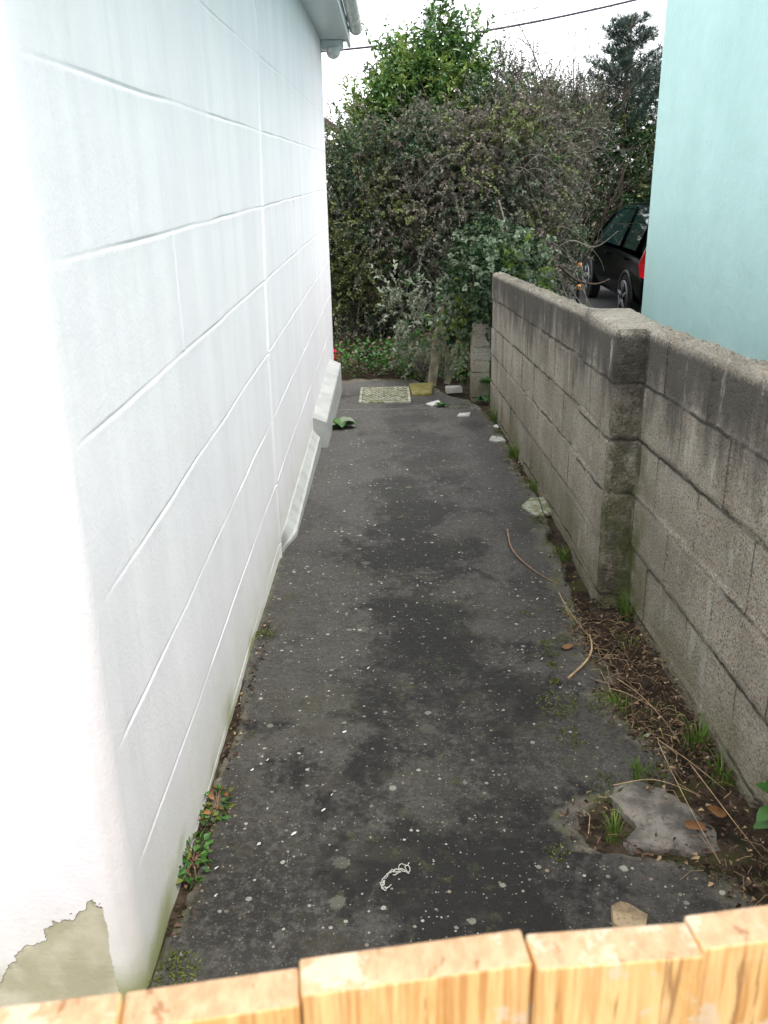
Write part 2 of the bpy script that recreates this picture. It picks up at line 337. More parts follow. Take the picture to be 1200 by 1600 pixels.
M['dead'] = leafmat('dead_leaf', (.07, .042, .028), (.20, .125, .085), .7, .1)
M['green'] = leafmat('weed_leaf', (.045, .14, .025), (.11, .25, .055), .4, .25)
M['rust'] = leafmat('rusty_leaf', (.20, .09, .03), (.30, .14, .05), .6, .1)
M['white'] = plain('white_flake', (.78, .77, .74), .6, .3, .08, 60)
M['string'] = plain('frayed_string', (.55, .54, .49), .8, .2, .15, 200)
M['plank'] = plain('grey_weathered_plank', (.30, .27, .19), .85, .15, .35, 14, .003)
M['redbag'] = plain('red_plastic', (.55, .02, .045), .35, .45, .25, 12, .004)
M['black'] = plain('black_plastic', (.02, .02, .022), .45, .4, .2, 20)
M['orange'] = plain('orange_reflective_band', (.75, .30, .04), .5, .4, .1, 20)
M['cable'] = plain('dark_cable', (.055, .035, .06), .6, .3, .2, 10)
M['pole'] = plain('grey_pole', (.30, .32, .33), .8, .2, .2, 8)

# ---------------------------------------------------------------- ground
def sheet(name, xs, ys, zf, m, **k):
    V = np.array([(x, y, zf(x, y)) for x in xs for y in ys])
    F = grid_faces(len(xs), len(ys))[:, ::-1]
    return mk(name, V, np.ascontiguousarray(F), m, kind='structure', **k)
sheet('ground', [-400, -60, -10, -2, 2, 10, 60, 400], [-400, -60, -10, -2, 0, 3, 6, 9, 12, 40, 100, 700], lambda x, y: hz(y)-.07, M['ground'])
sheet('driveway', [1.25, 4, 9], [-1.9, 0, 4, 9, 13, 30], lambda x, y: hz(y)-.004, M['asphalt'])
def soil_z(x, y): return hz(y) - .022 + .016*fbm(x*9, y*9, 3.0) + .03*max(0, (x-.80)/.2)*(1 if y < 3.4 else .3)
sheet('soil', np.arange(-.60, 1.10, .02), np.arange(.2, 11.6, .03), soil_z, M['soil'])
# the right margin of the concrete, broken and wandering
EDGE = [(.2,.93),(1.50,.93),(1.62,.90),(1.72,.87),(1.80,.83),(1.855,.72),(1.89,.53),(1.99,.50),(2.06,.53),(2.12,.60),(2.16,.78),(2.24,.85),(2.36,.84),(2.5,.77),(2.62,.76),(2.7,.75),(2.82,.81),(2.95,.79),(3.08,.75),(3.25,.77),(3.42,.77),(3.6,.79),(3.85,.80),(4.05,.82),(4.3,.80),(4.5,.85),(5.1,.86),(5.5,.85),(5.8,.83),(6.0,.85),(6.6,.85),(7.2,.82),(7.6,.77),(7.9,.70),(8.1,.55),(8.5,.45),(8.8,.30),(9.3,.22),(12,.2)]
LEDGE = [(.2,-.565),(1.45,-.56),(1.6,-.555),(1.72,-.53),(1.9,-.52),(2.05,-.525),(2.15,-.555),(2.3,-.55),(2.42,-.53),(2.6,-.53),(2.75,-.555),(3.0,-.575),(12,-.58)]
def lerp(T, y):
    for (a, va), (b, vb) in zip(T, T[1:]):
        if a <= y <= b: return va + (vb-va)*(y-a)/(b-a)
    return T[-1][1]
def path_z(x, y):
    e = lerp(EDGE, y) + .035*fbm(y*7, 1.3, 0, 4) + .02*fbm(y*30, x*30, 0, 2)
    l = lerp(LEDGE, y) + .012*fbm(y*22, 5.1, 0, 3)
    z = hz(y) + .006*fbm(x*3, y*3, 0, 3) + .0015*fbm(x*40, y*40, 0, 2)
    d = min(e-x, x-l)
    if y > 9.05 + .12*fbm(x*5, 3, 0): d = -1
    if d < 0: return z - .05 - .01*min(1, -d*20)
    if d < .03: z -= .008*(1-d/.03)**2
    return z
PXS = np.arange(-.60, .99, .01); PYS = np.concatenate([np.arange(.2, 1.4, .03), np.arange(1.4, 5, .0125), np.arange(5, 9.6, .025)])
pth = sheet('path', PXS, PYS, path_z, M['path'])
def margin(x, y):
    d = min(lerp(EDGE, y)-x, (x-lerp(LEDGE, y))*2.2+.02, (9.0-y)*.6); return max(0., min(1., 1-d/.16))
at_ = pth.data.attributes.new('margin', 'FLOAT', 'POINT'); at_.data.foreach_set('value', np.array([margin(x, y) for x in PXS for y in PYS], dtype=np.float32))

# ---------------------------------------------------------------- white house
house = thing('white_house', (-.56, 1.45, -1.66), 'white rendered house with ruled block lines and a peeling corner, left of the path', 'house')
plan = []   # (x,y,nx,ny,s)
def addp(x, y, nx, ny): plan.append((x, y, nx, ny))
for x in list(np.arange(-6.5, -1.2, .5)) + list(np.arange(-1.2, -.62, .02)): addp(x, 1.45, 0, -1)
for a in range(0, 91, 15): addp(-.615+.055*math.sin(R(a)), 1.505-.055*math.cos(R(a)), math.sin(R(a)), -math.cos(R(a)))
ys = sorted(set(np.round(np.concatenate([np.arange(1.52, 8.86, .03), np.arange(3.9, 4.65, .006), np.arange(2.38, 2.5, .004), np.arange(5.6, 5.72, .006), np.arange(7.0, 7.1, .008)]), 4)))
for y in ys: addp(-.56, y, 1, 0)
for a in range(0, 91, 15): addp(-.58+.02*math.cos(R(a)), 8.88+.02*math.sin(R(a)), math.cos(R(a)), math.sin(R(a)))
for x in (-1, -3, -6.5): addp(x, 8.90, 0, 1)
JZ = [-1.69, -1.385, -1.075, -.76, -.445, -.13, .185, .50, .86]
zr = list(np.arange(-2.15, 1.24, .04))
for j in JZ:
    zr = [z for z in zr if abs(z-j) > .016] + [j-.014, j-.008, j-.004, j, j+.004, j+.008, j+.014]
zr = sorted(zr)
V = []
for (x, y, nx, ny) in plan:
    alley = nx > .9
    yy = y
    for z in zr:
        d = .006*fbm(yy*1.3, z*1.3, x, 3) + .0012*fbm(yy*14, z*14, x*14, 2)
        zz = z + .005*fbm(yy*2.2, round(z, 1), 1.7, 2)
        if alley:
            fade = min(1, max(0, (y-1.53)/.12)) * (.30 + .70*min(1, max(0, .5+3.0*fbm(y*1.6, round(z/.3), 9, 2))))
            for j in JZ:
                a = abs(z-j)
                if a < .02: d += fade*(-.0036*max(0, 1-a/.0045) + .0009*math.exp(-((z-j+.010)/.004)**2))
            # long settled crack filled and painted over
            yc = 4.09 + (.24*(z+.75) if z > -.75 else .02*(z+.75)) + .012*fbm(z*5, 0, 0)
            d += .008*math.exp(-((y-yc)/.02)**2) - .002*math.exp(-((y-yc-.03)/.01)**2)
            for (vy, z0, z1) in ((2.44, -.445, -.13), (5.66, -.445, .185), (7.05, -.76, .185)):
                if z0 < z < z1: d += .0035*math.exp(-((y-vy)/.006)**2)
        V.append((x+nx*d, y+ny*d, zz))
F = grid_faces(len(plan), len(zr))
mk('wall', V, np.ascontiguousarray(F), M['render'], house)
# back wall and inner closure
mk('side_wall', [(-6.5,1.46,-2.1),(-6.5,8.89,-2.1),(-6.5,8.89,1.2),(-6.5,1.46,1.2)], [(0,3,2,1)], M['render'], house, smooth=False)
def relief_strip(path_pts, ys, nz, seed, amp=.004):
    """loft cross-section points (x,z) as fn of y"""
    V = []
    for y in ys:
        for k, (x, z) in enumerate(path_pts(y)):
            V.append((x+amp*fbm(y*6, k*.7, seed), y, z+amp*fbm(y*6, k*.7+9, seed)))
    n = len(path_pts(ys[0])); F = [tuple(f) for f in grid_faces(len(ys), n)]
    F += [tuple(range(n)), tuple((len(ys)-1)*n+k for k in range(n-1, -1, -1))]
    return V, F
def pl1(y):
    t = min(1, max(0, (y-4.12)/.25)); o = -.555+.05*t
    return [(-.58, hz(y)-.1), (o, hz(y)-.1), (o, hz(y)+.02), (o-.002, -1.752), (o-.012*t-.002, -1.745), (-.553, -1.70+.02*(1-t)), (-.58, -1.70)]
M['plinth'] = plain('painted_plinth', (.38, .39, .38), .8, .2, .12, 7, .002)
V, F = relief_strip(pl1, list(np.arange(4.12, 6.21, .05)), 0, 2.0)
mk('plinth', V, [f[::-1] for f in F], M['plinth'], house, smooth=False)
def pl2(y): return [(-.58, hz(y)-.1), (-.462, hz(y)-.1), (-.46, hz(y)+.02), (-.462, -1.68), (-.468, -1.668), (-.545, -1.635), (-.58, -1.63)]
V, F = relief_strip(pl2, list(np.arange(6.24, 8.42, .05)), 0, 5.0, .004)
mk('plinth', V, [f[::-1] for f in F], M['plinth'], house, smooth=False)
# eaves
MB().box(-.60, -.325, 1.2, 8.97, 1.10, 1.118).build('soffit', M['upvc'], house)
MB().box(-.325, -.300, 1.2, 8.98, 1.055, 1.27, bev=.003).build('fascia', M['upvc'], house)
g = MB()
prof = [(-.297+.055+.052*math.cos(R(a)), 1.175+.06*math.sin(R(a))) for a in range(180, 361, 15)]
prof2 = [(-.297+.055+.048*math.cos(R(a)), 1.175+.056*math.sin(R(a))) for a in range(360, 179, -15)]
P = prof+prof2; n = len(P)
V = [(x, 1.2, z) for x, z in P] + [(x, 8.66, z) for x, z in P]
g.add(V, [(i, (i+1) % n, n+(i+1) % n, n+i) for i in range(n)] + [tuple(range(n-1,-1,-1)), tuple(range(n, 2*n))])
o = g.build('gutter', M['gutter'], house); smooth_by_angle(o)
for yb in (8.05, 8.60):
    q = [(-.297+.055+.058*math.cos(R(a)), 1.175+.066*math.sin(R(a))) for a in range(175, 366, 10)]
    g2 = MB(); V = [(x, yb, z) for x, z in q] + [(x, yb+.07, z) for x, z in q]; k = len(q)
    g2.add(V, [(i, i+1, k+i+1, k+i) for i in range(k-1)] + [tuple(range(k-1,-1,-1)), tuple(range(k, 2*k))])
    smooth_by_angle(g2.build('gutter_joint', M['gutter'], house))
# eaves fitting: square bracket with a round cap below
g = MB(); g.box(-.555, -.365, 8.80, 8.95, 1.025, 1.098, bev=.006); fit = g.build('eaves_fitting', M['upvc'], house); smooth_by_angle(fit)
g = MB(); V = []; F = []
for i in range(9):
    ph = math.pi/2*i/8
    for j in range(20):
        a = 2*math.pi*j/20; V.append((-.452+.062*math.cos(a)*math.cos(ph), 8.84+.062*math.sin(a)*math.cos(ph), 1.005-.055*math.sin(ph)))
F = [(i*20+j, (i+1)*20+j, (i+1)*20+(j+1) % 20, i*20+(j+1) % 20) for i in range(8) for j in range(20)]
g.add(V, F); g.tube([(-.452, 8.84, 1.04), (-.452, 8.84, 1.012), (-.452, 8.84, 1.004)], [.069, .069, .063], 20)
cp = g.build('round_cap', M['gutter'], fit); smooth_by_angle(cp)
# roof: slope rising from the gutter
g = MB(); g.add([(-.24,1.15,1.25),(-.24,9.02,1.25),(-3.55,9.02,3.3),(-3.55,1.15,3.3),(-6.85,1.15,1.25),(-6.85,9.02,1.25),
                 (-.24,1.15,1.30),(-.24,9.02,1.30),(-3.55,9.02,3.36),(-3.55,1.15,3.36),(-6.85,1.15,1.30),(-6.85,9.02,1.30)],
                [(0,1,2,3),(3,2,5,4),(7,6,9,8),(8,9,10,11),(0,6,7,1),(4,5,11,10),(0,3,9,6),(3,4,10,9),(1,7,8,2),(2,8,11,5)])
g.build('roof', M['slate'], house)
g = MB(); g.add([(-.6,1.47,1.2),(-6.5,1.47,1.2),(-3.55,1.47,3.22)], [(0,1,2)]); g.build('gable', M['render'], house); g = MB(); g.add([(-.6,8.88,1.2),(-6.5,8.88,1.2),(-3.55,8.88,3.22)], [(0,2,1)])
g.build('gable', M['render'], house)

# ---------------------------------------------------------------- teal house
teal = thing('teal_house', (2.2, 7.95, -1.95), 'pale teal rendered house standing behind the grey block wall on the right', 'house')
V = []; pl = [(x, 7.95, 0, 1) for x in (8, 5, 3)] + [(2.22+.02*math.cos(R(a)), 7.93+.02*math.sin(R(a)), 0, 0) for a in (90, 60, 30, 0)] + [(2.2, y, -1, 0) for y in np.arange(7.9, -2.01, -.1)] + [(8, -2.0, 0, 0)]
pl = [(2.22-.02*math.cos(R(a)), y_, 0, 0) if False else (x, y, a_, b_) for (x, y, a_, b_) in pl for a in (0,) for y_ in (0,)]
pl = [(8,7.95,0,1),(5,7.95,0,1),(3,7.95,0,1)] + [(2.225-.025*math.sin(R(a)), 7.925+.025*math.cos(R(a)), -.7, .7) for a in range(0, 91, 15)] + [(2.2, y, -1, 0) for y in np.arange(7.85, -2.01, -.1)] + [(2.25,-2.05,0,-1),(8,-2.05,0,-1)]
zt = list(np.arange(-2.1, 2.9, .1))
for (x, y, nx, ny) in pl:
    lean = .0
    for z in zt:
        d = .006*fbm(y*1.1, z*1.1, 4, 3); V.append((x+nx*d+lean, y+ny*d, z))
F = grid_faces(len(pl), len(zt))
mk('wall', V, np.ascontiguousarray(F[:, ::-1]), M['teal'], teal)
g = MB(); g.add([(1.95,-2.3,2.85),(1.95,8.2,2.85),(5.1,8.2,4.8),(5.1,-2.3,4.8),(8.3,-2.3,2.85),(8.3,8.2,2.85),(1.95,-2.3,2.92),(1.95,8.2,2.92),(5.1,8.2,4.88),(5.1,-2.3,4.88),(8.3,-2.3,2.92),(8.3,8.2,2.92)],
                [(0,1,2,3),(3,2,5,4),(7,6,9,8),(8,9,10,11),(0,6,7,1),(4,5,11,10),(0,3,9,6),(3,4,10,9),(1,7,8,2),(2,8,11,5)])
g.build('roof', M['slate'], teal)

# ---------------------------------------------------------------- concrete block wall
bw = thing('block_wall', (.93, 3.4, -1.74), 'weathered grey concrete block garden wall with a pier, stained dark along its top', 'wall')
def top_z(y): return -.42 - .0488*y
JOFF = [.195, .425, .65, .875, 1.105]
def block_section(name, y0, y1, xf, xb, topf, seed, dy=.0125, jl=.45, dz=.0125):
    ys_ = np.arange(y0, y1+1e-6, dy); V = []; 
    H = 1.32; nz_ = int(H/dz); nt_ = 9; nb = 10
    hh = [H*(1-i/nz_) for i in range(nz_+1)]        # depth below the top, front face upward
    def relief(y, dpt):
        yw = y + .01*fbm(dpt*6, seed, 0)
        row = sum(1 for j in JOFF if dpt > j); off = (row % 2)*jl*.5
        kx = (y+off)/jl; blk = math.floor(kx); u = (kx-blk)*jl; dv = min(u, jl-u)
        dj = min(abs(dpt-j-.004*fbm(y*4, j*9, seed)) for j in JOFF)
        d = .005*math.sin(blk*12.9898+row*78.233+seed)
        d -= .008*max(0, 1-dj/.010)*(.55+.9*max(-.5, fbm(y*3, row, seed))) - .010*max(0, 1-dv/.009)*(.45+1.9*max(-.2, fbm(row*3.1, blk*1.7, seed)))
        d += .004*fbm(y*5, dpt*5, seed, 3) + .0022*fbm(y*55, dpt*55, seed, 2)
        if name == 'wall_section' and seed == 3:
            # dark hole where the foot of the wall has broken away
            hx = ((y-1.98)/.055)**2 + ((dpt-(1.17))/.035)**2
            if hx < 1.6: d -= .06*max(0, min(1, 1.6-hx))
        return d
    for y in ys_:
        tz = topf(y) + .016*fbm(y*9, seed, 2, 4) + .018*fbm(y*38, seed, 3, 3)
        x0 = xf(y); x1 = xb(y)
        for q in hh:
            ed = max(0, 1-q/.016); V.append((x0 - relief(y, q) + (.007+.006*fbm(y*30, 2, seed))*ed**2, y, tz-q))
        for i in range(1, nt_):
            t = i/nt_; V.append((x0+.012+(x1-x0-.024)*t, y, tz + .022*fbm(y*38, t*5, seed+5, 4) + .005*math.sin(t*math.pi)))
        for i in range(nb+1):
            q = H*i/nb; V.append((x1 - .010*max(0, 1-q/.02)**2 + .003*fbm(y*9, q*9, seed+2), y, tz-q))
    n = len(hh)+nt_-1+nb+1
    F = grid_faces(len(ys_), n)[:, ::-1]
    FF = [tuple(f) for f in F]; L = (len(ys_)-1)*n
    return mk(name, V, FF + [tuple(range(n)), tuple(L+k for k in range(n-1, -1, -1))], M['block'], bw)
block_section('wall_section', 4.00, 7.52, lambda y: .893-.0120*(y-4.0), lambda y: 1.00-.0125*(y-4.0), top_z, 1)
block_section('wall_section', -.3, 3.46, lambda y: .978+(3.37-y)*.006, lambda y: 1.083+(3.37-y)*.006, lambda y: top_z(y)+.01, 3)
# pier: square plan, relief on all faces
def pier(name, cx, cy, hx, hy, zt_, zb, seed, r=.012, joints=JOFF):
    per = []; st = .0125
    def seg(ax, ay, bx, by, nx, ny):
        L = math.hypot(bx-ax, by-ay); k = max(2, int(L/st))
        for i in range(k): t = i/k; per.append((ax+(bx-ax)*t, ay+(by-ay)*t, nx, ny))
    seg(cx-hx, cy+hy-r, cx-hx, cy-hy+r, -1, 0); seg(cx-hx+r*.3, cy-hy+r*.3, cx-hx+r, cy-hy, -.7, -.7)
    seg(cx-hx+r, cy-hy, cx+hx-r, cy-hy, 0, -1); seg(cx+hx-r*.3, cy-hy+r*.3, cx+hx, cy-hy+r, .7, -.7)
    seg(cx+hx, cy-hy+r, cx+hx, cy+hy-r, 1, 0); seg(cx+hx-r*.3, cy+hy-r*.3, cx+hx-r, cy+hy, .7, .7)
    seg(cx+hx-r, cy+hy, cx-hx+r, cy+hy, 0, 1); seg(cx-hx+r*.3, cy+hy-r*.3, cx-hx, cy+hy-r, -.7, .7)
    H = zt_-zb; nz_ = int(H/st); V = []; n = len(per)
    for i in range(nz_+1):
        q = H*(1-i/nz_)
        dj = min(abs(q-j) for j in joints); row = sum(1 for j in joints if q > j)
        for (x, y, nx, ny) in per:
            d = .003*math.sin(row*5.1+seed+nx*3) - .009*max(0, 1-(dj+.003*abs(fbm(x*20+y*20, row, 0)))/.011) + .005*fbm(x*7, y*7, q*7+seed, 3) + .0025*fbm(x*50, y*50, q*50, 2) - .012*max(0, 1-q/.02)**2
            V.append((x+nx*d, y+ny*d, zb+H-q + (.010*fbm(x*14, y*14, seed, 3) if i == nz_ else 0)))
    F = [(i*n+j, i*n+(j+1) % n, (i+1)*n+(j+1) % n, (i+1)*n+j) for i in range(nz_) for j in range(n)]
    base = nz_*n; ring = base
    for s_ in (.8, .6, .4, .2):
        b2 = len(V)
        for (x, y, nx, ny) in per:
            X = cx+(x-cx)*s_; Y = cy+(y-cy)*s_; V.append((X, Y, zt_+.010*fbm(X*14, Y*14, seed, 3)+.006*fbm(X*50, Y*50, 1, 2)+.004))
        F += [(ring+j, ring+(j+1) % n, b2+(j+1) % n, b2+j) for j in range(n)]; ring = b2
    V.append((cx, cy, zt_+.004)); F += [(ring+j, ring+(j+1) % n, len(V)-1) for j in range(n)]
    return V, F
V, F = pier('pier', .972, 3.735, .106, .298, top_z(3.735)+.022, -1.95, 2, r=.016)
mk('pier', V, F, M['block'], bw)
V, F = pier('stub', .812, 8.05, .075, .12, -1.262, -2.02, 6, joints=[.21, .33])
mk('block_pillar', V, F, M['block'], loc=(.812, 8.05, -1.95), label='low mossy block pillar under the ivy at the far end of the grey wall', cat='pillar')

# ---------------------------------------------------------------- gate
YAW = R(7.2)
gate = thing('wooden_gate', (0, .45, -1.62), 'orange stained wooden gate of upright boards with uneven tops, seen from above in the foreground', 'gate')
def gx(t, d=0.0): return (t*math.cos(YAW)-d*math.sin(YAW), .435+t*math.sin(YAW)+d*math.cos(YAW))
B = [(-.86,-.745,.0),(-.7445,-.63,-.004),(-.6295,-.515,.003),(-.5145,-.39,-.003),(-.3895,-.1775,-.006),(-.1765,-.0655,-.009),(-.0645,.0840,.000),(.0853,.197,.0015),(.198,.30,.000),(.3008,.42,-.004),(.4208,.54,.002),(.5408,.66,-.003),(.6608,.80,.0)]
for i, (a, b, dz) in enumerate(B):
    dd = (.004, -.003, .002)[i % 3]; g = bmesh.new(); bmesh.ops.create_cube(g, size=1)
    zt0 = -.478+dz
    for v in g.verts:
        t = (a+b)/2+v.co.x*(b-a); d = v.co.y*.030+dd; X, Y = gx(t, d); tilt = (.004 if i in (5, 6) else (-.006 if i == 7 else .002))*v.co.x
        v.co = Vector((X, Y, (zt0+tilt) if v.co.z > 0 else -1.56))
    bmesh.ops.subdivide_edges(g, edges=[e for e in g.edges if abs(e.verts[0].co.z-e.verts[1].co.z) > .5], cuts=1)
    bmesh.ops.bevel(g, geom=[e for e in g.edges], offset=.0022, segments=3, affect='EDGES', profile=.5)
    g.verts.index_update(); V = [v.co[:] for v in g.verts]; F = [[v.index for v in f.verts] for f in g.faces]; g.free()
    o = mk('board', V, F, M['wood'], gate, smooth=False); smooth_by_angle(o, 30)
for zc in (-.72, -1.35):
    g = MB(); q = [gx(-.85, .026), gx(.79, .026), gx(.79, .062), gx(-.85, .062)]; g.poly(q, zc-.05, zc+.05); g.build('rail', M['wood'], gate)

# ---------------------------------------------------------------- foliage machinery
def leaves(P, D, L, W, fold=.25, curl=.2):
    """P base pts, D unit directions, L lengths, W widths -> folded diamond leaves, 2 tris each... returns V,F"""
    n = len(P); rnd = rng.normal(size=(n, 3)); s = np.cross(D, rnd); s /= np.linalg.norm(s, axis=1, keepdims=True)+1e-9
    # favour leaves that face the sky
    up = np.array([0, 0, 1.0]); nrm = np.cross(s, D); flip = (nrm@up) < 0; s[flip] *= -1; nrm = np.cross(s, D)
    mid = P + D*L[:, None]*.45; tip = P + D*L[:, None] - nrm*(L*curl)[:, None]
    a = mid + s*(W*.5)[:, None] + nrm*(W*fold)[:, None]; b = mid - s*(W*.5)[:, None] + nrm*(W*fold)[:, None]
    V = np.stack([P, a, tip, b], 1).reshape(-1, 3); i = np.arange(n)[:, None]*4
    F = np.stack([i+[0, 1, 2], i+[0, 2, 3]], 1).reshape(-1, 3)
    return V, F
def unit(v): return v/(np.linalg.norm(v, axis=-1, keepdims=True)+1e-9)
def sprigs(centres, dirs, length, nleaf, leafL, leafW, droop=.3, spread=.9, fold=.25, twig_every=1, twig_r=.004):
    """leafy shoots: each centre carries nleaf leaves along a short arching twig"""
    n = len(centres); Ls = length*rng.uniform(.5, 1.3, n)
    t = np.tile(np.linspace(.12, 1, nleaf), (n, 1)) + rng.uniform(-.04, .04, (n, nleaf))
    bend = rng.normal(size=(n, 3))*.25; bend[:, 2] -= droop
    pos = centres[:, None, :] + dirs[:, None, :]*(t*Ls[:, None])[..., None] + bend[:, None, :]*((t**2)*Ls[:, None])[..., None]
    tan = unit(dirs[:, None, :] + 2*bend[:, None, :]*t[..., None]); r = unit(rng.normal(size=pos.shape))
    D = unit(tan*(1-spread*.55) + r*spread*.9)
    P = pos.reshape(-1, 3); D = D.reshape(-1, 3); m = len(P)
    LL = leafL*rng.uniform(.6, 1.25, m); WW = leafW*rng.uniform(.7, 1.2, m)
    V, F = leaves(P, D, LL, WW, fold)
    tw = MB()
    if twig_every:
        for i in range(0, n, twig_every):
            c = centres[i]; pts = [c + dirs[i]*(u*Ls[i]) + bend[i]*(u*u*Ls[i]) for u in (0, .35, .7, 1)]
            tw.tube([tuple(p) for p in pts], [twig_r, twig_r*.8, twig_r*.6, twig_r*.3], 3, cap=False)
    return V, F, tw, n*nleaf
def blob_points(blobs, n, shell=.35, lump=.22, freq=2.0, seed=0, zmin=None):
    vol = np.array([b[3]*b[4]*b[5] for b in blobs])**.7; pr = vol/vol.sum(); out = []; dr = []
    ids = rng.choice(len(blobs), n, p=pr)
    for k in ids:
        cx, cy, cz, rx, ry, rz = blobs[k]; d = rng.normal(size=3); d /= np.linalg.norm(d)
        r = 1 - shell*abs(rng.normal())*.9
        r = max(.1, r)*(1 + lump*fbm(cx+d[0]*freq, cy+d[1]*freq+seed, cz+d[2]*freq, 3)*2)
        p = np.array([cx+d[0]*rx*r, cy+d[1]*ry*r, cz+d[2]*rz*r])
        if zmin is not None and p[2] < zmin: p[2] = zmin + rng.uniform(0, .15)
        out.append(p); dr.append(unit(np.array([d[0]/rx, d[1]/ry, d[2]/rz])))
    return np.array(out), np.array(dr)
def bush(name, base, label, cat, blobs, n, length, nleaf, leafL, leafW, mats, weights, droop=.3, shell=.35, lump=.22, spread=.9, updir=.3, stemmat='bark', nstem=30, stem_r=.012, group=None, seed=0, zmin=None, twig_every=3, fold=.25, root_spread=.6):
    root = thing(name, base, label, cat, group)
    c, d = blob_points(blobs, n, shell, lump, seed=seed, zmin=zmin)
    d = unit(d + rng.normal(size=d.shape)*.5 + np.array([0, 0, updir]))
    V, F, tw, nl = sprigs(c, d, length, nleaf, leafL, leafW, droop, spread, fold, twig_every)
    # material by clump so light and dark patches read
    key = np.array([fbm(p[0]*1.6+seed, p[1]*1.6, p[2]*1.6, 3) for p in c]); key += rng.normal(size=n)*.16
    q = np.quantile(key, np.cumsum(weights)/sum(weights))[:-1]; mi = np.repeat(np.repeat(np.searchsorted(q, key), nleaf), 2)
    mk('foliage', V, F, [M[m] for m in mats], root, smooth=False, mi=mi)
    b = np.array(base); st = tw
    for i in range(nstem):
        k = rng.integers(n); e = c[k]; s = b + np.array([rng.uniform(-1, 1)*root_spread, rng.uniform(-.3, .3)*root_spread, -.03])
        m1 = s*.55+e*.45 + np.array([rng.normal()*.08, rng.normal()*.08, .22*np.linalg.norm(e-s)*.5]); m0 = s*.8+m1*.2+np.array([rng.normal()*.03, rng.normal()*.03, .1])
        m2 = m1*.4+e*.6+np.array([0, 0, .06])
        rr = stem_r*rng.uniform(.5, 1.1); st.tube([tuple(s), tuple(m0), tuple(m1), tuple(m2), tuple(e)], [rr, rr*.9, rr*.7, rr*.45, rr*.2], 5, cap=False)
    st.build('stems', M[stemmat], root, smooth=True)
    return root

# ---------------------------------------------------------------- hedge and trees beyond the path
GZ = hz(10)
bush('bramble_thicket', (1.1, 11.2, GZ), 'big tangled bramble thicket of grey brown leaves filling the end of the path', 'bramble',
     [(-.1,11.2,-.75,.75,.8,1.25),(.7,11.0,-.6,.85,.8,1.3),(1.4,11.2,-.55,.75,.9,1.35),(1.75,11.6,-.6,.42,.7,1.0),(1.35,11.5,.25,.70,.7,.74),(.3,11.5,.15,.6,.6,.5),(.6,11.1,-1.5,1.3,.6,.6),(1.8,11.9,.3,.45,.5,.6)],
     6600, .28, 16, .046, .032, ['dark','bramble','bramble2','olive'], [.14,.42,.36,.08], droop=.45, shell=.3, lump=.3, nstem=110, stem_r=.011, zmin=GZ, root_spread=1.6, stemmat='greytwig', twig_every=2)
bush('laurel_tree', (.45, 12.2, GZ), 'bright green laurel rising highest above the brambles, left of centre', 'tree',
     [(.38,12.2,.65,.55,.5,.60),(.08,12.1,.55,.30,.4,.36),(.62,12.2,1.05,.26,.35,.45),(.68,12.2,1.45,.13,.2,.36),(.15,12.2,1.05,.20,.3,.34),(.95,12.3,.95,.20,.3,.55),(1.12,12.3,1.35,.07,.1,.4),(-.25,12.1,.45,.18,.2,.16),(.3,12.2,.2,.7,.5,.5)],
     1250, .34, 16, .085, .034, ['laurel','laurel','laurel2'], [.4,.3,.3], droop=-.15, shell=.4, lump=.35, updir=1.0, spread=.8, nstem=26, stem_r=.03, seed=3, root_spread=.25)
bush('hedge_shrub', (-.75, 10.7, GZ), 'olive green clipped shrub against the far corner of the white house', 'shrub',
     [(-.75,10.8,-.55,.45,.6,1.05),(-.35,10.9,.0,.45,.5,.55),(-1.3,10.9,-.6,.6,.6,1.05),(-.45,10.7,-.9,.4,.5,.9),(-.15,10.95,.05,.38,.4,.45)],
     2600, .22, 14, .038, .024, ['dark','bramble','olive','olive'], [.2,.3,.3,.2], droop=.1, shell=.3, updir=.5, nstem=20, seed=8, zmin=GZ, root_spread=.5)
bush('evergreen_shrub', (3.0, 17.0, GZ), 'dark glossy evergreen shrub above the black car', 'shrub',
     [(2.9,17.0,-.3,.8,.6,1.0),(4.0,17.2,-.2,1.0,.6,1.1),(2.5,16.6,-.9,.6,.6,.7),(5.2,17.2,-.3,1.0,.6,1.2),(3.7,17.0,.45,.9,.4,.5)],
     2500, .26, 14, .075, .04, ['dark','dark','ivy','olive'], [.4,.28,.24,.08], droop=.1, shell=.3, nstem=24, seed=12, zmin=GZ+.3, root_spread=1.0)
bush('low_evergreen', (2.35, 13.0, GZ), 'dark leafy shrub between the bramble thicket and the black car', 'shrub',
     [(1.95,13.2,-.75,.28,.4,.5),(1.85,13.0,-1.1,.26,.4,.55)],
     620, .22, 13, .06, .034, ['dark','ivy','bramble'], [.5,.3,.2], droop=.1, shell=.3, nstem=24, seed=14, zmin=GZ+.02, root_spread=.3)
bush('scrub_bank', (3.6, 18.2, GZ), 'brown scrub bank behind the black car', 'scrub',
     [(3.2,18.2,-1.0,.9,.4,1.0),(4.6,18.2,-1.0,1.0,.4,1.0),(2.3,18.2,-1.0,.8,.4,1.0)],
     1500, .3, 10, .06, .04, ['bramble2','bramble','dead'], [.5,.3,.2], droop=.4, nstem=60, stem_r=.012, seed=15, zmin=GZ, root_spread=1.8, stemmat='browntwig')
bush('brown_scrub', (2.02, 11.6, GZ), 'thin brown twiggy scrub around the banded post', 'scrub',
     [(2.0,11.8,-1.5,.24,.3,.4)],
     120, .24, 8, .045, .028, ['bramble2','olive','bramble'], [.4,.25,.35], droop=.4, nstem=60, stem_r=.006, seed=16, zmin=GZ, root_spread=.25, stemmat='browntwig')
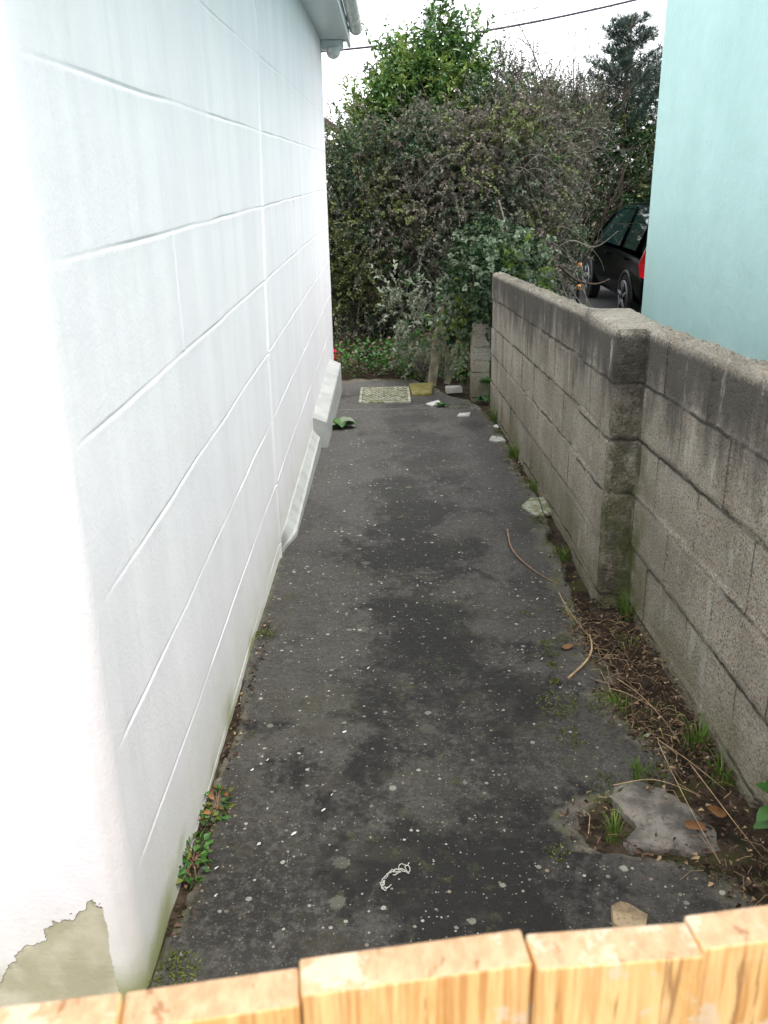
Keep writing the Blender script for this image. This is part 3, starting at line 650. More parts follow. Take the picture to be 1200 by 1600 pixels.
bush('grey_bush', (1.5, 12.6, GZ), 'feathery grey green bush behind the top of the brambles, right of the laurel', 'bush',
     [(1.35,12.6,.85,.40,.4,.52),(1.55,12.6,1.05,.25,.3,.32),(1.85,12.7,.70,.45,.4,.42),(2.55,13.0,.55,.4,.4,.45),(2.2,12.9,.1,.5,.4,.5),(1.5,12.6,.3,.6,.4,.5),(2.25,12.8,.60,.35,.4,.38)],
     1900, .26, 16, .036, .018, ['bramble','bramble2','bramble'], [.4,.4,.2], droop=-.05, updir=.8, shell=.45, lump=.3, nstem=24, seed=21, root_spread=.4)
bush('ivy_clump', (.95, 8.3, GZ+.04), 'dense ivy clump spilling over the far end of the grey block wall', 'ivy',
     [(.84,8.15,-.95,.30,.34,.40),(1.12,8.25,-.85,.26,.32,.32),(.72,8.40,-1.30,.16,.25,.42),(.86,7.86,-.92,.13,.18,.22),(.90,8.3,-.70,.28,.25,.26)],
     720, .16, 12, .048, .044, ['dark','ivy','ivypale','laurel2'], [.16,.32,.36,.16], droop=.5, shell=.3, nstem=24, stem_r=.006, seed=30, twig_every=4, root_spread=.12)
# pine with open tiers of needle tufts
def pine():
    x0, y0 = 4.12, 16.9
    root = thing('pine_tree', (x0, y0, GZ), 'dark blue green pine with an open top beside the teal house roofline', 'tree')
    t = MB(); t.tube([(x0, y0, GZ-.05), (x0+.03, y0, -.6), (x0-.03, y0, 1.1), (x0+.03, y0, 2.35)], [.08, .06, .035, .008], 8); t.build('trunk', M['bark'], root, smooth=True)
    P = []; D = []; tw = MB()
    for i in range(46):
        z = rng.uniform(.5, 2.25); a = rng.uniform(0, 2*math.pi); L = .14+(2.45-z)*.60*rng.uniform(.5, 1.15)+.10
        d = np.array([math.cos(a), math.sin(a), .45]); d /= np.linalg.norm(d); s = np.array([x0, y0, z])
        tw.tube([tuple(s), tuple(s+d*L*.5), tuple(s+d*L+np.array([0, 0, .05*L]))], [.012, .008, .003], 4, cap=False)
        for j in range(int(14+L*30)):
            u = rng.uniform(.25, 1.0); p = s+d*L*u+rng.normal(size=3)*.05*(1-.3*u)
            for k in range(9): P.append(p); D.append(unit(d*.5+rng.normal(size=3)*.5+np.array([0, 0, .45])))
    P = np.array(P); D = np.array(D); V, F = leaves(P, D, rng.uniform(.06, .13, len(P)), np.full(len(P), .010), .1, .1)
    mk('crown', V, F, [M['needle']], root, smooth=False); tw.build('branches', M['bark'], root, smooth=True)
pine()
bush('conifer_bush', (4.0, 17.6, GZ), 'rounded blue green conifer under the pine top beside the teal house', 'bush',
     [(4.3,17.6,1.30,.70,.5,.50),(4.9,17.7,1.2,.6,.5,.7),(3.6,17.5,.95,.6,.4,.45),(4.1,17.8,.55,1.3,.5,.65),(3.0,17.3,.75,.5,.4,.5)],
     2600, .22, 18, .045, .012, ['needle','bramble','needle'], [.5,.2,.3], droop=0, updir=.5, shell=.4, lump=.35, nstem=20, seed=41, root_spread=.4)
# bare sapling
def sapling(name, base, H, label, seedv, spreadv=.28, n=9, group=None, matn='greytwig', r0=.014):
    rr = np.random.default_rng(seedv); root = thing(name, base, label, 'sapling', group); t = MB(); b = np.array(base)
    def br(p, d, L, r, lev):
        pts = [p]; 
        for i in range(4): d = unit(d + rr.normal(size=3)*.10 + np.array([0, 0, .05])); pts.append(pts[-1]+d*L/4)
        t.tube([tuple(q) for q in pts], [r, r*.85, r*.7, r*.55, r*.3], 4, cap=False)
        if lev < 3:
            for i in range(5 if lev < 1 else 4):
                u = rr.integers(1, 5); br(pts[u], unit(d+rr.normal(size=3)*.55+np.array([0, 0, .15])), L*rr.uniform(.35, .6), r*.5, lev+1)
    for i in range(n):
        d = unit(np.array([rr.normal()*spreadv, rr.normal()*spreadv*.6, 1.0])); br(b+np.array([rr.normal()*.1, 0, 0]), d, H*rr.uniform(.75, 1.05), r0, 0)
    t.build('branches', M[matn], root, smooth=True)
sapling('bare_sapling', (2.25, 12.4, GZ), 2.9, 'bare leafless sapling with fine upright twigs above the brambles', 5, .16, 9, matn='bark', r0=.022)
sapling('bare_shrub', (1.75, 11.3, -1.9), 1.9, 'leafless grey twiggy shrub sprawling over the right side of the brambles', 11, .26, 7)

# arching bare bramble canes in front of the thicket
def cane(pts, r, name, label, group, mat='greytwig'):
    P = [Vector(p) for p in pts]; out = []
    for i in range(len(P)-1):
        a = P[max(i-1, 0)]; b = P[i]; c = P[i+1]; d = P[min(i+2, len(P)-1)]
        for k in range(6):
            u = k/6; out.append(.5*((2*b)+(c-a)*u+(2*a-5*b+4*c-d)*u*u+(3*b-a-3*c+d)*u**3))
    out.append(P[-1]); n = len(out)
    g = MB(); g.tube(out, [r*(1-.6*i/(n-1)) for i in range(n)], 5); o = g.build(name, M[mat], None, smooth=True, loc=tuple(P[0]))
    return tag(o, label, 'cane' if 'cane' in name else 'twig', group)
for i in range(9):
    x = rng.uniform(-.3, 2.0); z = rng.uniform(-1.2, .2); y = 10.25+rng.uniform(-.1, .2); s = rng.choice([-1, 1]); L = rng.uniform(.35, .8)
    cane([(x, y+.3, z-.3), (x+.15*s*L, y, z+.25*L), (x+.5*s*L, y-.1, z+.35*L), (x+L*s, y-.12, z-.05), (x+1.15*L*s, y-.1, z-.35*L)], .0042, 'bramble_cane',
         'bare arching bramble cane on the face of the thicket', 'bare canes arching out of the bramble thicket', 'greytwig')
CG = 'pale broken branches jutting from the brambles over the wall'
cane([(1.75,10.2,-.9),(1.95,10.0,-.72),(2.2,9.9,-.78),(2.42,9.85,-.62)], .011, 'broken_cane', 'pale curved broken branch reaching right toward the black car', CG)
cane([(1.2,10.2,-.3),(1.35,10.0,-.75),(1.62,9.9,-1.0),(1.85,9.85,-1.12)], .010, 'broken_cane', 'pale straight broken branch slanting down over the ivy clump', CG)
cane([(1.9,10.3,-1.0),(2.1,10.2,-1.16),(2.3,10.2,-1.2),(2.45,10.2,-1.15)], .02, 'dark_cane', 'thick dark bent branch beside the banded post', None, 'bark')

# silver leaved bush in front of the planks
bush('silver_bush', (.42, 9.0, hz(8.9)), 'straggly silver green bush growing beside the mossy slab', 'bush',
     [(.22,9.0,-1.62,.20,.2,.28),(.30,8.9,-1.45,.15,.16,.32),(.16,9.0,-1.25,.13,.12,.22),(.38,9.0,-1.1,.12,.1,.15),(.05,9.0,-1.02,.10,.1,.12),(.55,8.95,-1.75,.2,.2,.16)],
     130, .19, 11, .055, .024, ['bramble','silver','silver','green'], [.2,.45,.2,.15], droop=.15, updir=.6, spread=.9, nstem=16, stem_r=.007, seed=50, root_spread=.12, twig_every=1, stemmat='greytwig')
# planks leaning in the corner
def plank(pa, pb, wd, th, label, split=False):
    a = Vector(pa); b = Vector(pb); t = (b-a).normalized(); s = Vector((1, .25, 0)); s = (s-t*s.dot(t)).normalized(); nn = t.cross(s)
    V = []; n = 10; F = []
    for i in range(n+1):
        u = i/n; c = a+(b-a)*u; wl = wd*(1 if not split or u < .55 else max(.12, 1-(u-.55)*2.0)); j = .004*fbm(u*9, wd*90, 0)
        for (p, q) in ((-1, -1), (1, -1), (1, 1), (-1, 1)): V.append(c + s*(p*wl/2+j) + nn*(q*th/2))
    F = [(i*4+k, i*4+(k+1) % 4, (i+1)*4+(k+1) % 4, (i+1)*4+k) for i in range(n) for k in range(4)] + [(3,2,1,0), tuple(n*4+k for k in range(4))]
    mk('plank', V, F, M['plank'], loc=pa, smooth=False, label=label, cat='plank', group='old planks leaning at the end of the path')
plank((.40,8.62,hz(8.6)+.0),(.53,8.72,-1.10),.085,.018,'splintered pale plank standing upright behind the silver bush',True)
plank((.56,8.70,hz(8.7)+.0),(.80,8.75,-1.32),.05,.02,'thin grey plank leaning right against the ivy clump')
plank((.56,8.8,hz(9)+.0),(.60,8.8,-1.0),.05,.018,'narrow split lath standing right of the splintered plank',True)
# red bag behind the house corner
g = MB(); V = []; nu, nv = 16, 10
for i in range(nv+1):
    ph = math.pi*i/nv
    for j in range(nu):
        a = 2*math.pi*j/nu; r = .125*math.sin(ph)*(1+.8*fbm(math.cos(a)*2, math.sin(a)*2, ph*2)); V.append((-.72+r*math.cos(a)*(1.25-.5*math.cos(ph))-.06*math.cos(ph), 9.75+r*math.sin(a), -1.845+.13*math.cos(ph)*(1+.3*math.cos(3*a))))
F = [(i*nu+j, i*nu+(j+1) % nu, (i+1)*nu+(j+1) % nu, (i+1)*nu+j) for i in range(nv) for j in range(nu)]
mk('plastic_bag', V, F, M['redbag'], loc=(-.66, 9.75, -1.96), smooth=True, label='red plastic bag on the ground half hidden by the white house corner', cat='bag')

# ground ivy at the path end (uncountable)
def scatter_cover():
    n = 5200; P = []; D = []; 
    while len(P) < n:
        x = rng.uniform(-1.2, .95); y = rng.uniform(8.85, 10.7); e = 8.95+.12*fbm(x*4, 1, 0)+ (0 if x < .2 else -.25*(x-.2)) 
        if y < e: continue
        if x < .1 and y < 9.15: continue
        h = (.05 + .14*min(1, (y-e)/.5))*(1+.7*fbm(x*3, y*3, 0)); z = hz(y)+abs(rng.uniform(0, 1))*h
        P.append((x, y, z)); d = rng.normal(size=3); d[2] = abs(d[2])*.6; D.append(d/np.linalg.norm(d))
    P = np.array(P); V, F = leaves(P, np.array(D), rng.uniform(.03, .06, n), rng.uniform(.025, .045, n), .1)
    k = np.array([fbm(p[0]*3, p[1]*3, 0, 3) for p in P])+rng.normal(size=n)*.15; mi = np.repeat(np.searchsorted([-.15, .12, .3], k), 2)
    mk('ground_ivy', V, F, [M['ivy'], M['green'], M['dead'], M['bramble2']], smooth=False, mi=mi, kind='stuff', label='low ivy and weeds covering the ground at the end of the path', cat='ground cover')
scatter_cover()
# dead bramble stems lying over it
g = MB()
for i in range(90):
    x = rng.uniform(.0, .7); y = rng.uniform(9.1, 10.0); z = hz(y)+rng.uniform(.08, .28); a = rng.uniform(-.5, .9); L = rng.uniform(.15, .45)
    g.tube([(x, y, z), (x+L*.5*math.cos(a), y+.05, z+.06+rng.uniform(-.05, .05)), (x+L*math.cos(a), y, z-L*.3)], [.004, .003, .002], 4, cap=False)
g.build('dead_stems', M['browntwig'], None, smooth=True, kind='stuff', label='tangle of dead brown stems over the ground ivy', cat='dead stems')

# ---------------------------------------------------------------- litter, moss and weeds along the foot of the wall
def in_soil(x, y): return x > lerp(EDGE, y)+.0
def litter():
    P = []; D = []; n = 2600
    while len(P) < n:
        if rng.random() < .82: y = rng.uniform(1.3, 3.5)
        else: y = rng.uniform(3.5, 8.0)
        e = lerp(EDGE, y); xr = (.99 if y < 3.42 else .88)
        x = rng.uniform(e-.07, xr); dn_ = .75+1.2*fbm(x*7, y*4.5, 2)
        if .60 < x < .83 and 1.90 < y < 2.15 and rng.random() < .93: continue
        if rng.random() > dn_ + (.25 if y < 3.4 else -.35): continue
        P.append((x, y, max(soil_z(x, y)+rng.uniform(.0, .03)+.012, hz(y)+.004 if x < e+.01 else -9))); d = rng.normal(size=3); d[2] *= .3; D.append(d/np.linalg.norm(d))
    for i in range(160):
        y = rng.uniform(2.25, 3.3) if i > 60 else rng.uniform(1.6, 2.2); P.append((-.545+rng.uniform(0, .045), y, hz(y)+rng.uniform(0, .012))); d = rng.normal(size=3); d[2] *= .3; D.append(d/np.linalg.norm(d))
    P = np.array(P); D = np.array(D); n = len(P); V, F = leaves(P, D, rng.uniform(.006, .026, n), rng.uniform(.004, .014, n), .3, .4)
    mk('leaf_litter', V, F, [M['dead'], M['bark'], M['straw']], smooth=False, mi=np.repeat(rng.choice(3, n, p=[.62, .25, .13]), 2), kind='stuff', label='brown dead leaf litter along the foot of the grey wall', cat='leaf litter')
    g = MB()
    for i in range(330):
        y = rng.choice([rng.uniform(1.4, 3.4), rng.uniform(2.4, 3.3)]); e = lerp(EDGE, y); x = rng.uniform(e-.05, .97); z = max(soil_z(x, y)+.015, hz(y)+.004 if x < e+.01 else -9); a = rng.uniform(0, 6.28); L = rng.uniform(.02, .10); h = rng.uniform(.0, .03)
        g.tube([(x, y, z), (x+L*.5*math.cos(a), y+L*.5*math.sin(a), z+h), (x+L*math.cos(a+.3), y+L*math.sin(a+.3), z+h*.5)], [.0011, .0010, .0006], 3, cap=False, m=int(rng.integers(2)))
    g.build('dry_stalks', [M['straw'], M['browntwig']], None, smooth=True, kind='stuff', label='short dry stalks lying in the leaf litter by the grey wall', cat='dry stalks')
litter()
def moss():
    P = []; D = []
    spots = [(.60,3.04,.05,90),(.55,2.62,.07,170),(.56,2.42,.05,90),(.58,2.9,.02,40),(.57,2.78,.02,40),(.80,2.50,.08,160),(.70,2.62,.06,120),(.42,1.88,.03,40),(.84,4.05,.06,200),(.80,4.55,.05,120),(.86,5.3,.05,150),(.84,5.9,.05,120),(.83,6.6,.05,120),(.62,2.16,.05,120),(.75,2.2,.05,120),(.92,2.35,.05,100),(.60,7.6,.12,200),(-.52,3.2,.04,110),(-.50,1.5,.05,160),(.55,3.35,.03,30),(.66,3.12,.03,40)]
    for (x, y, r, n) in spots:
        for i in range(n):
            a = rng.uniform(0, 6.28); q = r*math.sqrt(rng.random()); X = x+q*math.cos(a); Y = y+q*math.sin(a)*1.4
            P.append((X, Y, (soil_z(X, Y)+.012 if in_soil(X, Y) else hz(Y)+.001))); d = rng.normal(size=3)*.7; d[2] = .7; D.append(d/np.linalg.norm(d))
    P = np.array(P); n = len(P); V, F = leaves(P, np.array(D), rng.uniform(.006, .018, n), rng.uniform(.003, .006, n), .1)
    mk('moss', V, F, [M['moss']], smooth=False, kind='stuff', label='green moss growing in the cracks and edges of the path', cat='moss')
moss()
def tuft(x, y, n, h, r, label, lean=(0, 0), dz=0.0):
    z0 = (soil_z(x, y) if in_soil(x, y) else hz(y)) + dz; V = []; F = []
    for i in range(n):
        a = rng.uniform(0, 6.28); q = r*math.sqrt(rng.random()); bx, by = x+q*math.cos(a), y+q*math.sin(a); L = h*rng.uniform(.45, 1.1); d = np.array([math.cos(a)*.3+rng.normal()*.18+lean[0], math.sin(a)*.3+rng.normal()*.18+lean[1]]); wd = .0022+h*.006
        s = np.array([-math.sin(a), math.cos(a), 0]); b = len(V)
        for k in range(4):
            u = k/3; p = np.array([bx+d[0]*L*u*u, by+d[1]*L*u*u, z0+L*u*(1-.25*u*u)]); ww = wd*(1-u*.9)
            V += [p-s*ww, p+s*ww]
        F += [(b+2*k, b+2*k+1, b+2*k+3, b+2*k+2) for k in range(3)]
    mk('grass_tuft', V, F, M['grass'], loc=(x, y, z0), smooth=True, label=label, cat='grass', group='grass tufts along the foot of the grey block wall')
tuft(.855, 5.92, 110, .15, .05, 'tall bright grass tuft against the far half of the grey wall, nearest of two')
tuft(.845, 7.05, 60, .17, .05, 'tall thin grass tuft at the far end of the grey wall beside the low pillar')
tuft(.875, 5.15, 60, .10, .04, 'thin grass tuft at the wall foot just beyond the cracked pale tile')
tuft(.83, 4.02, 60, .06, .05, 'small grass tuft between the pier and the bent twig')
tuft(.875, 4.72, 26, .09, .04, 'sparse grass growing through the cracked pale tile')
tuft(.945, 2.37, 90, .11, .045, 'thick green grass tuft at the foot of the near wall above the litter')
tuft(.955, 2.19, 60, .09, .04, 'grass tuft at the wall foot next to the dark hole')
tuft(.955, 3.30, 40, .16, .03, 'upright grass in the inner corner beside the pier')
tuft(.72, 2.22, 50, .05, .04, 'short grass at the top edge of the broken slab')
tuft(.585, 1.96, 34, .09, .03, 'broad bladed grass in the hole beside the broken slab')
tuft(.76, 2.60, 40, .06, .05, 'low grass clump on the cracked concrete margin', lean=(-.5, 0))
tuft(.90, 3.05, 26, .07, .04, 'few green blades among the litter below the pier')
tuft(.93, 1.68, 40, .10, .04, 'grass at the lower right by the broken margin')

# loose stones and slabs
def slab(pts, th, m, name, label, cat, group=None, tiltx=0, tilty=0, lift=.0, rough=.004):
    """irregular flat stone from its outline, with broken edge and slightly uneven top"""
    cx = sum(p[0] for p in pts)/len(pts); cy = sum(p[1] for p in pts)/len(pts); out = []
    n = len(pts)
    for i in range(n):
        a, b = pts[i], pts[(i+1) % n]; L = math.hypot(b[0]-a[0], b[1]-a[1]); k = max(1, int(L/.015))
        for j in range(k):
            u = j/k; x = a[0]+(b[0]-a[0])*u; y = a[1]+(b[1]-a[1])*u; e = rough*fbm(x*60, y*60, th*99, 3)*1.6; out.append((x+e, y+e))
    def zt0(x, y): return hz(cy)+th+lift+(x-cx)*tiltx+(y-cy)*tilty+.35*rough*fbm(x*25, y*25, 0)
    V = []; F = []; k = len(out)
    for (s, dz) in ((1, -th-.004), (1, -.003), (.975, 0), (.6, .001), (.25, .001)):
        for (x, y) in out: X = cx+(x-cx)*s; Y = cy+(y-cy)*s; V.append((X, Y, zt0(X, Y)+dz))
    V.append((cx, cy, zt0(cx, cy)))
    for r in range(4): F += [(r*k+i, r*k+(i+1) % k, (r+1)*k+(i+1) % k, (r+1)*k+i) for i in range(k)]
    F += [(4*k+i, 4*k+(i+1) % k, 5*k) for i in range(k)] + [tuple(range(k-1, -1, -1))]
    o = mk(name, V, F, m, loc=(cx, cy, hz(cy)), smooth=False, label=label, cat=cat, group=group); smooth_by_angle(o, 50); return o
slab([(.60,2.14),(.635,2.16),(.70,2.19),(.775,2.15),(.83,2.05),(.86,1.96),(.845,1.89),(.78,1.885),(.72,1.90),(.62,1.895),(.60,1.93),(.655,1.99),(.63,2.05)], .022, M['stone'], 'broken_slab', 'broken piece of pinkish grey concrete lying beside the grassy hole', 'slab', lift=-.024, rough=.009)
slab([(.50,1.62),(.505,1.67),(.53,1.685),(.56,1.67),(.585,1.64),(.57,1.60),(.52,1.59)], .02, M['tan'], 'stone', 'tan rock at the bottom of the path just behind the gate', 'stone', rough=.012)
TG = 'flat tile pieces lying on the path'
slab([(.735,4.78),(.80,4.90),(.845,4.905),(.835,4.63),(.79,4.62)], .014, M['palestone'], 'broken_tile', 'left piece of the cracked pale tile at the foot of the wall', 'tile', TG, rough=.003)
slab([(.850,4.905),(.90,4.91),(.895,4.66),(.842,4.64)], .016, M['palestone'], 'broken_tile', 'right piece of the cracked pale tile against the wall foot', 'tile', TG, rough=.003)
slab([(.18,8.47),(.41,8.50),(.38,8.12),(.20,8.10)], .04, M['mossstone'], 'mossy_slab', 'thick yellow mossy slab beside the manhole cover', 'slab', tilty=.05)
slab([(.31,7.72),(.43,7.84),(.44,7.74),(.36,7.62)], .012, M['whitestone'], 'tile_fragment', 'thin white tile sliver in front of the mossy slab', 'tile', TG)
slab([(.545,7.20),(.57,7.28),(.665,7.30),(.65,7.20)], .012, M['whitestone'], 'tile_fragment', 'white tile piece in the middle of the far path', 'tile', TG)
slab([(.72,6.36),(.75,6.46),(.82,6.42),(.84,6.33),(.77,6.31)], .012, M['whitestone'], 'tile_fragment', 'white tile piece nearest to the wall grass', 'tile', TG)
slab([(.52,8.20),(.52,8.30),(.66,8.32),(.67,8.22)], .045, M['whitestone'], 'stone_block', 'pale block lying at the foot of the leaning plank', 'stone', lift=.01)
slab([(.80,6.80),(.83,6.84),(.84,6.78)], .012, M['white'], 'tile_fragment', 'tiny white chip beside the far wall foot', 'tile', TG)
# manhole cover with raised cobbles
mh = thing('manhole_cover', (-.06, 8.16, hz(8.16)), 'square pale patterned drain cover set in the far end of the path', 'manhole cover')
def q2(u, v): return (-.285+(.465)*u + (.065*(1-0)*v)*(1-2*u)*.0 + .0, 7.81+.71*v)
f = MB(); z0 = lambda x, y: hz(y)+.006
for (u0, u1, v0, v1) in ((0, 1, 0, .035), (0, 1, .965, 1), (0, .05, .035, .965), (.95, 1, .035, .965)):
    a = q2(u0, v0); b = q2(u1, v1); f.poly([(a[0], a[1]), (b[0], a[1]), (b[0], b[1]), (a[0], b[1])], lambda x, y: hz(y)-.01, lambda x, y: hz(y)+.016)
f.build('frame', M['palestone'], mh)
f = MB(); a = q2(.05, .035); b = q2(.95, .965); f.poly([(a[0]+.002, a[1]+.002), (b[0]-.002, a[1]+.002), (b[0]-.002, b[1]-.002), (a[0]+.002, b[1]-.002)], lambda x, y: hz(y)-.01, lambda x, y: hz(y)+.008)
cx, cy = (a[0]+b[0])/2, (a[1]+b[1])/2
for i in range(9):
    for j in range(12):
        px = a[0]+.03+(b[0]-a[0]-.06)*i/8+(.012 if j % 2 else -.012); py = a[1]+.035+(b[1]-a[1]-.07)*j/11
        r = .016; f.poly([(px+r*math.cos(t), py+r*1.3*math.sin(t)) for t in [k*math.pi/3+.3*i for k in range(6)]], lambda x, y: hz(y)+.006, lambda x, y: hz(y)+.018, 1)
f.build('lid', [M['stone'], M['palestone']], mh)

# white paint flakes
for (x, y, s) in [(a_, b_, c_*.62) for a_, b_, c_ in [(-.21,2.07,.022),(-.19,2.14,.016),(-.37,2.08,.015),(-.44,2.27,.02),(-.40,2.32,.017),(-.47,1.84,.022),(-.455,1.74,.018),(-.375,1.93,.024),(-.285,1.97,.022),(-.17,2.47,.026),(-.1,2.90,.017),(-.08,2.88,.012),(-.29,1.86,.008),(-.24,3.4,.012),(-.1,4.5,.02),(.1,5.6,.022),(.25,4.9,.018),(.55,2.95,.016),(.62,3.5,.014),(.3,3.1,.012)]]:
    V = []; n = 7; z = hz(y)+.004; a0 = rng.uniform(0, 6)
    for j in range(n):
        a = a0+2*math.pi*j/n; r = s*.5*rng.uniform(.35, 1.35); V.append((x+r*math.cos(a), y+r*.7*math.sin(a), z+.004*math.cos(a)))
    V += [(p[0], p[1], p[2]+.0015) for p in V[:n]]; F = [tuple(range(n-1, -1, -1)), tuple(range(n, 2*n))]+[(i, (i+1) % n, n+(i+1) % n, n+i) for i in range(n)]
    mk('paint_flake', V, F, M['white'], loc=(x, y, z), smooth=False, label='small curled white paint flake lying on the dark path', cat='paint flake', group='white paint flakes scattered on the path')
def rel(px, py): return px, py
# twigs and stalks lying on the path
def P(x, y, h=.004): return (x, y, hz(y)+h)
cane([P(.60,4.36,.02),P(.585,4.1,.02),P(.62,3.92,.01),P(.68,3.76,.006),P(.74,3.66,.004)], .005, 'twig', 'long bent grey twig lying on the path in front of the pier', None, 'browntwig')
cane([P(.62,2.80),P(.70,2.90,.012),P(.74,2.97,.03),P(.755,3.08,.04)], .006, 'twig', 'pale crooked root twig reaching onto the path from the litter', None, 'straw')
cane([P(.70,2.80),P(.735,2.76,.006),P(.77,2.745)], .004, 'twig', 'short grey twig beside the pale root', None)
SG = 'long straw stalks lying over the litter by the near wall'
for k, (pts, lb) in enumerate([
  ([(.80,2.32,.05),(.79,2.15,.06),(.80,1.98,.04),(.81,1.80,.03)], 'long straw stalk crossing the right edge of the broken slab'),
  ([(.86,2.20,.05),(.87,2.06,.06),(.90,1.93,.04),(.93,1.83,.02)], 'straw stalk running down beside the dark hole'),
  ([(.70,3.45,.06),(.71,3.30,.05),(.75,3.10,.03),(.78,2.95,.02)], 'bent straw stalk standing over the litter below the pier'),
  ([(.78,2.75,.03),(.82,2.6,.05),(.86,2.45,.04),(.88,2.35,.02)], 'straw stalk slanting across the middle litter'),
  ([(.74,2.68,.03),(.79,2.62,.04),(.87,2.52,.03)], 'thin straw stalk near the low grass clump'),
  ([(.62,2.13,.03),(.74,2.14,.04),(.85,2.06,.04)], 'straw stalk lying across the top of the broken slab'),
  ([(.81,2.34,.04),(.86,2.22,.05),(.93,2.1,.03)], 'straw stalk pointing at the dark hole')]):
    cane([(x, y, hz(y)+h) for x, y, h in pts], .0016, 'straw_stalk', lb, SG, 'straw')
# big single leaves
def leaf3(x, y, s, ang, m, label, h=.006, cat='leaf', name='fallen_leaf'):
    V = []; F = []; z = hz(y)+h
    prof = [(-.5, .02), (-.35, .26), (-.1, .36), (.15, .30), (.35, .16), (.5, .0)]
    for i, (u, wv) in enumerate(prof):
        for k in (-1, 0, 1): 
            X = u*s; Y = k*wv*s; V.append((x+X*math.cos(ang)-Y*math.sin(ang), y+X*math.sin(ang)+Y*math.cos(ang), z+abs(k)*s*.10+s*.08*math.sin(u*5)))
    F = [(i*3+k, i*3+k+1, (i+1)*3+k+1, (i+1)*3+k) for i in range(5) for k in range(2)]
    o = mk(name, V, F, m, loc=(x, y, z), smooth=True, label=label, cat=cat)
    md = o.modifiers.new('solid', 'SOLIDIFY'); md.thickness = .0008; return o
leaf3(.795, 1.945, .062, -.9, M['rust'], 'large rusty brown fallen leaf on the right side of the broken slab', .026)
leaf3(.87, 2.0, .055, 2.6, M['rust'], 'curled orange brown leaf in the litter under the hole', .03)
leaf3(.665, 3.04, .05, .1, M['rust'], 'flat ochre leaf on the path below the pier', .004)
leaf3(.73, 2.13, .02, .1, M['dead'], 'small red brown leaf at the top edge of the broken slab', .016)
leaf3(.80, 2.42, .022, .4, M['silver'], 'pale green round leaf on the concrete margin', .006)
leaf3(.04, 4.62, .035, .2, M['dead'], 'small pinkish leaf scrap on the far damp patch', .004)
# string
g = MB(); zs = lambda y, h: hz(y)+h
cx, cy = -.01, 1.80
def sp(px, py):  # photo pixel of the string crop to ground metres
    return (-.005+(px-620)*.00132, 1.80-(py-1365)*.00168)
strands = [[(590,1388),(588,1380),(594,1370),(604,1360),(612,1353),(625,1352),(636,1354),(642,1358)],[(589,1390),(596,1394),(603,1391),(609,1383)],[(594,1372),(600,1366),(607,1357),(618,1354),(628,1358),(612,1362)],
           [(625,1352),(623,1345),(630,1339),(638,1341),(646,1348),(643,1358)],[(638,1354),(636,1347),(641,1341),(644,1337)],[(590,1384),(597,1376),(592,1388),(600,1392)],[(604,1361),(611,1352),(622,1350),(634,1353),(643,1360)]]
for si, s_ in enumerate(strands):
    pts = []
    for k in range(len(s_)-1):
        for u in (0, .25, .5, .75):
            x_, y_ = s_[k][0]*(1-u)+s_[k+1][0]*u, s_[k][1]*(1-u)+s_[k+1][1]*u; X, Y = sp(x_, y_); pts.append((X+.0015*math.sin(k*5+u*9+si), Y+.0015*math.cos(k*7+u*8), hz(Y)+.005+.003*math.sin(k*3+u*4+si)))
    X, Y = sp(*s_[-1]); pts.append((X, Y, hz(Y)+.004)); g.tube(pts, .0011, 5)
g.build('string', M['string'], None, smooth=True, loc=(-.01, 1.80, hz(1.8)), label='frayed piece of white string lying looped on the dark path near the gate', cat='string')

# rosette plant by the plinth
def rosette(name, x, y, n, L, W, mats, label, cat, up=.5, z=None):
    root = thing(name, (x, y, hz(y)), label, cat); V = []; F = []; mi = []
    z0 = hz(y) if z is None else z
    for i in range(n):
        a = i*2.4+rng.uniform(-.3, .3); l = L*rng.uniform(.6, 1.1); w_ = W*rng.uniform(.8, 1.2); e = up*rng.uniform(.3, 1.4); b = len(V); m_ = int(rng.integers(len(mats)))
        for k in range(6):
            u = k/5; r = l*u; h = l*(e*u-.55*e*u*u*1.5)+.01; ww = w_*math.sin(math.pi*min(1, u*.92+.06))**.8*.5
            c = np.array([x+r*math.cos(a), y+r*math.sin(a), z0+h]); s = np.array([-math.sin(a), math.cos(a), 0])
            V += [c-s*ww+[0, 0, ww*.35], c, c+s*ww+[0, 0, ww*.35]]
        F += [(b+3*k+j, b+3*k+j+1, b+3*k+j+4, b+3*k+j+3) for k in range(5) for j in range(2)]; mi += [m_]*10
    mk('leaves', V, F, [M[m] for m in mats], root, smooth=True, mi=mi)
    return root
rosette('rosette_plant', -.40, 6.88, 14, .17, .09, ['silver','green','silver'], 'grey green rosette plant growing at the foot of the raised plinth', 'plant', .9)
def leafy(name, x, y, rx, ry, n, L, W, h, mats, wts, label):
    root = thing(name, (x, y, hz(y)), label, 'weed'); a = rng.uniform(0, 6.28, n); q = np.sqrt(rng.random(n)); P = np.stack([x+rx*q*np.cos(a), y+ry*q*np.sin(a), hz(y)+.004+h*rng.random(n)*(1-q*.6)], 1)
    D = np.stack([np.cos(a)*.9, np.sin(a)*.9, rng.uniform(.0, .8, n)], 1)+rng.normal(size=(n, 3))*.35; D = unit(D)
    V, F = leaves(P, D, L*rng.uniform(.5, 1.2, n), W*rng.uniform(.6, 1.2, n), .15, .3)
    mk('leaves', V, F, [M[m] for m in mats], root, smooth=False, mi=np.repeat(rng.choice(len(mats), n, p=wts), 2))
    t = MB()
    for i in range(0, n, 4): t.tube([(x, y, hz(y)), tuple(P[i]*.5+np.array([x, y, hz(y)+.01])*.5+np.array([0, 0, .008])), tuple(P[i])], [.0012, .001, .0007], 3, cap=False)
    t.build('stems', M['browntwig'], root, smooth=True)
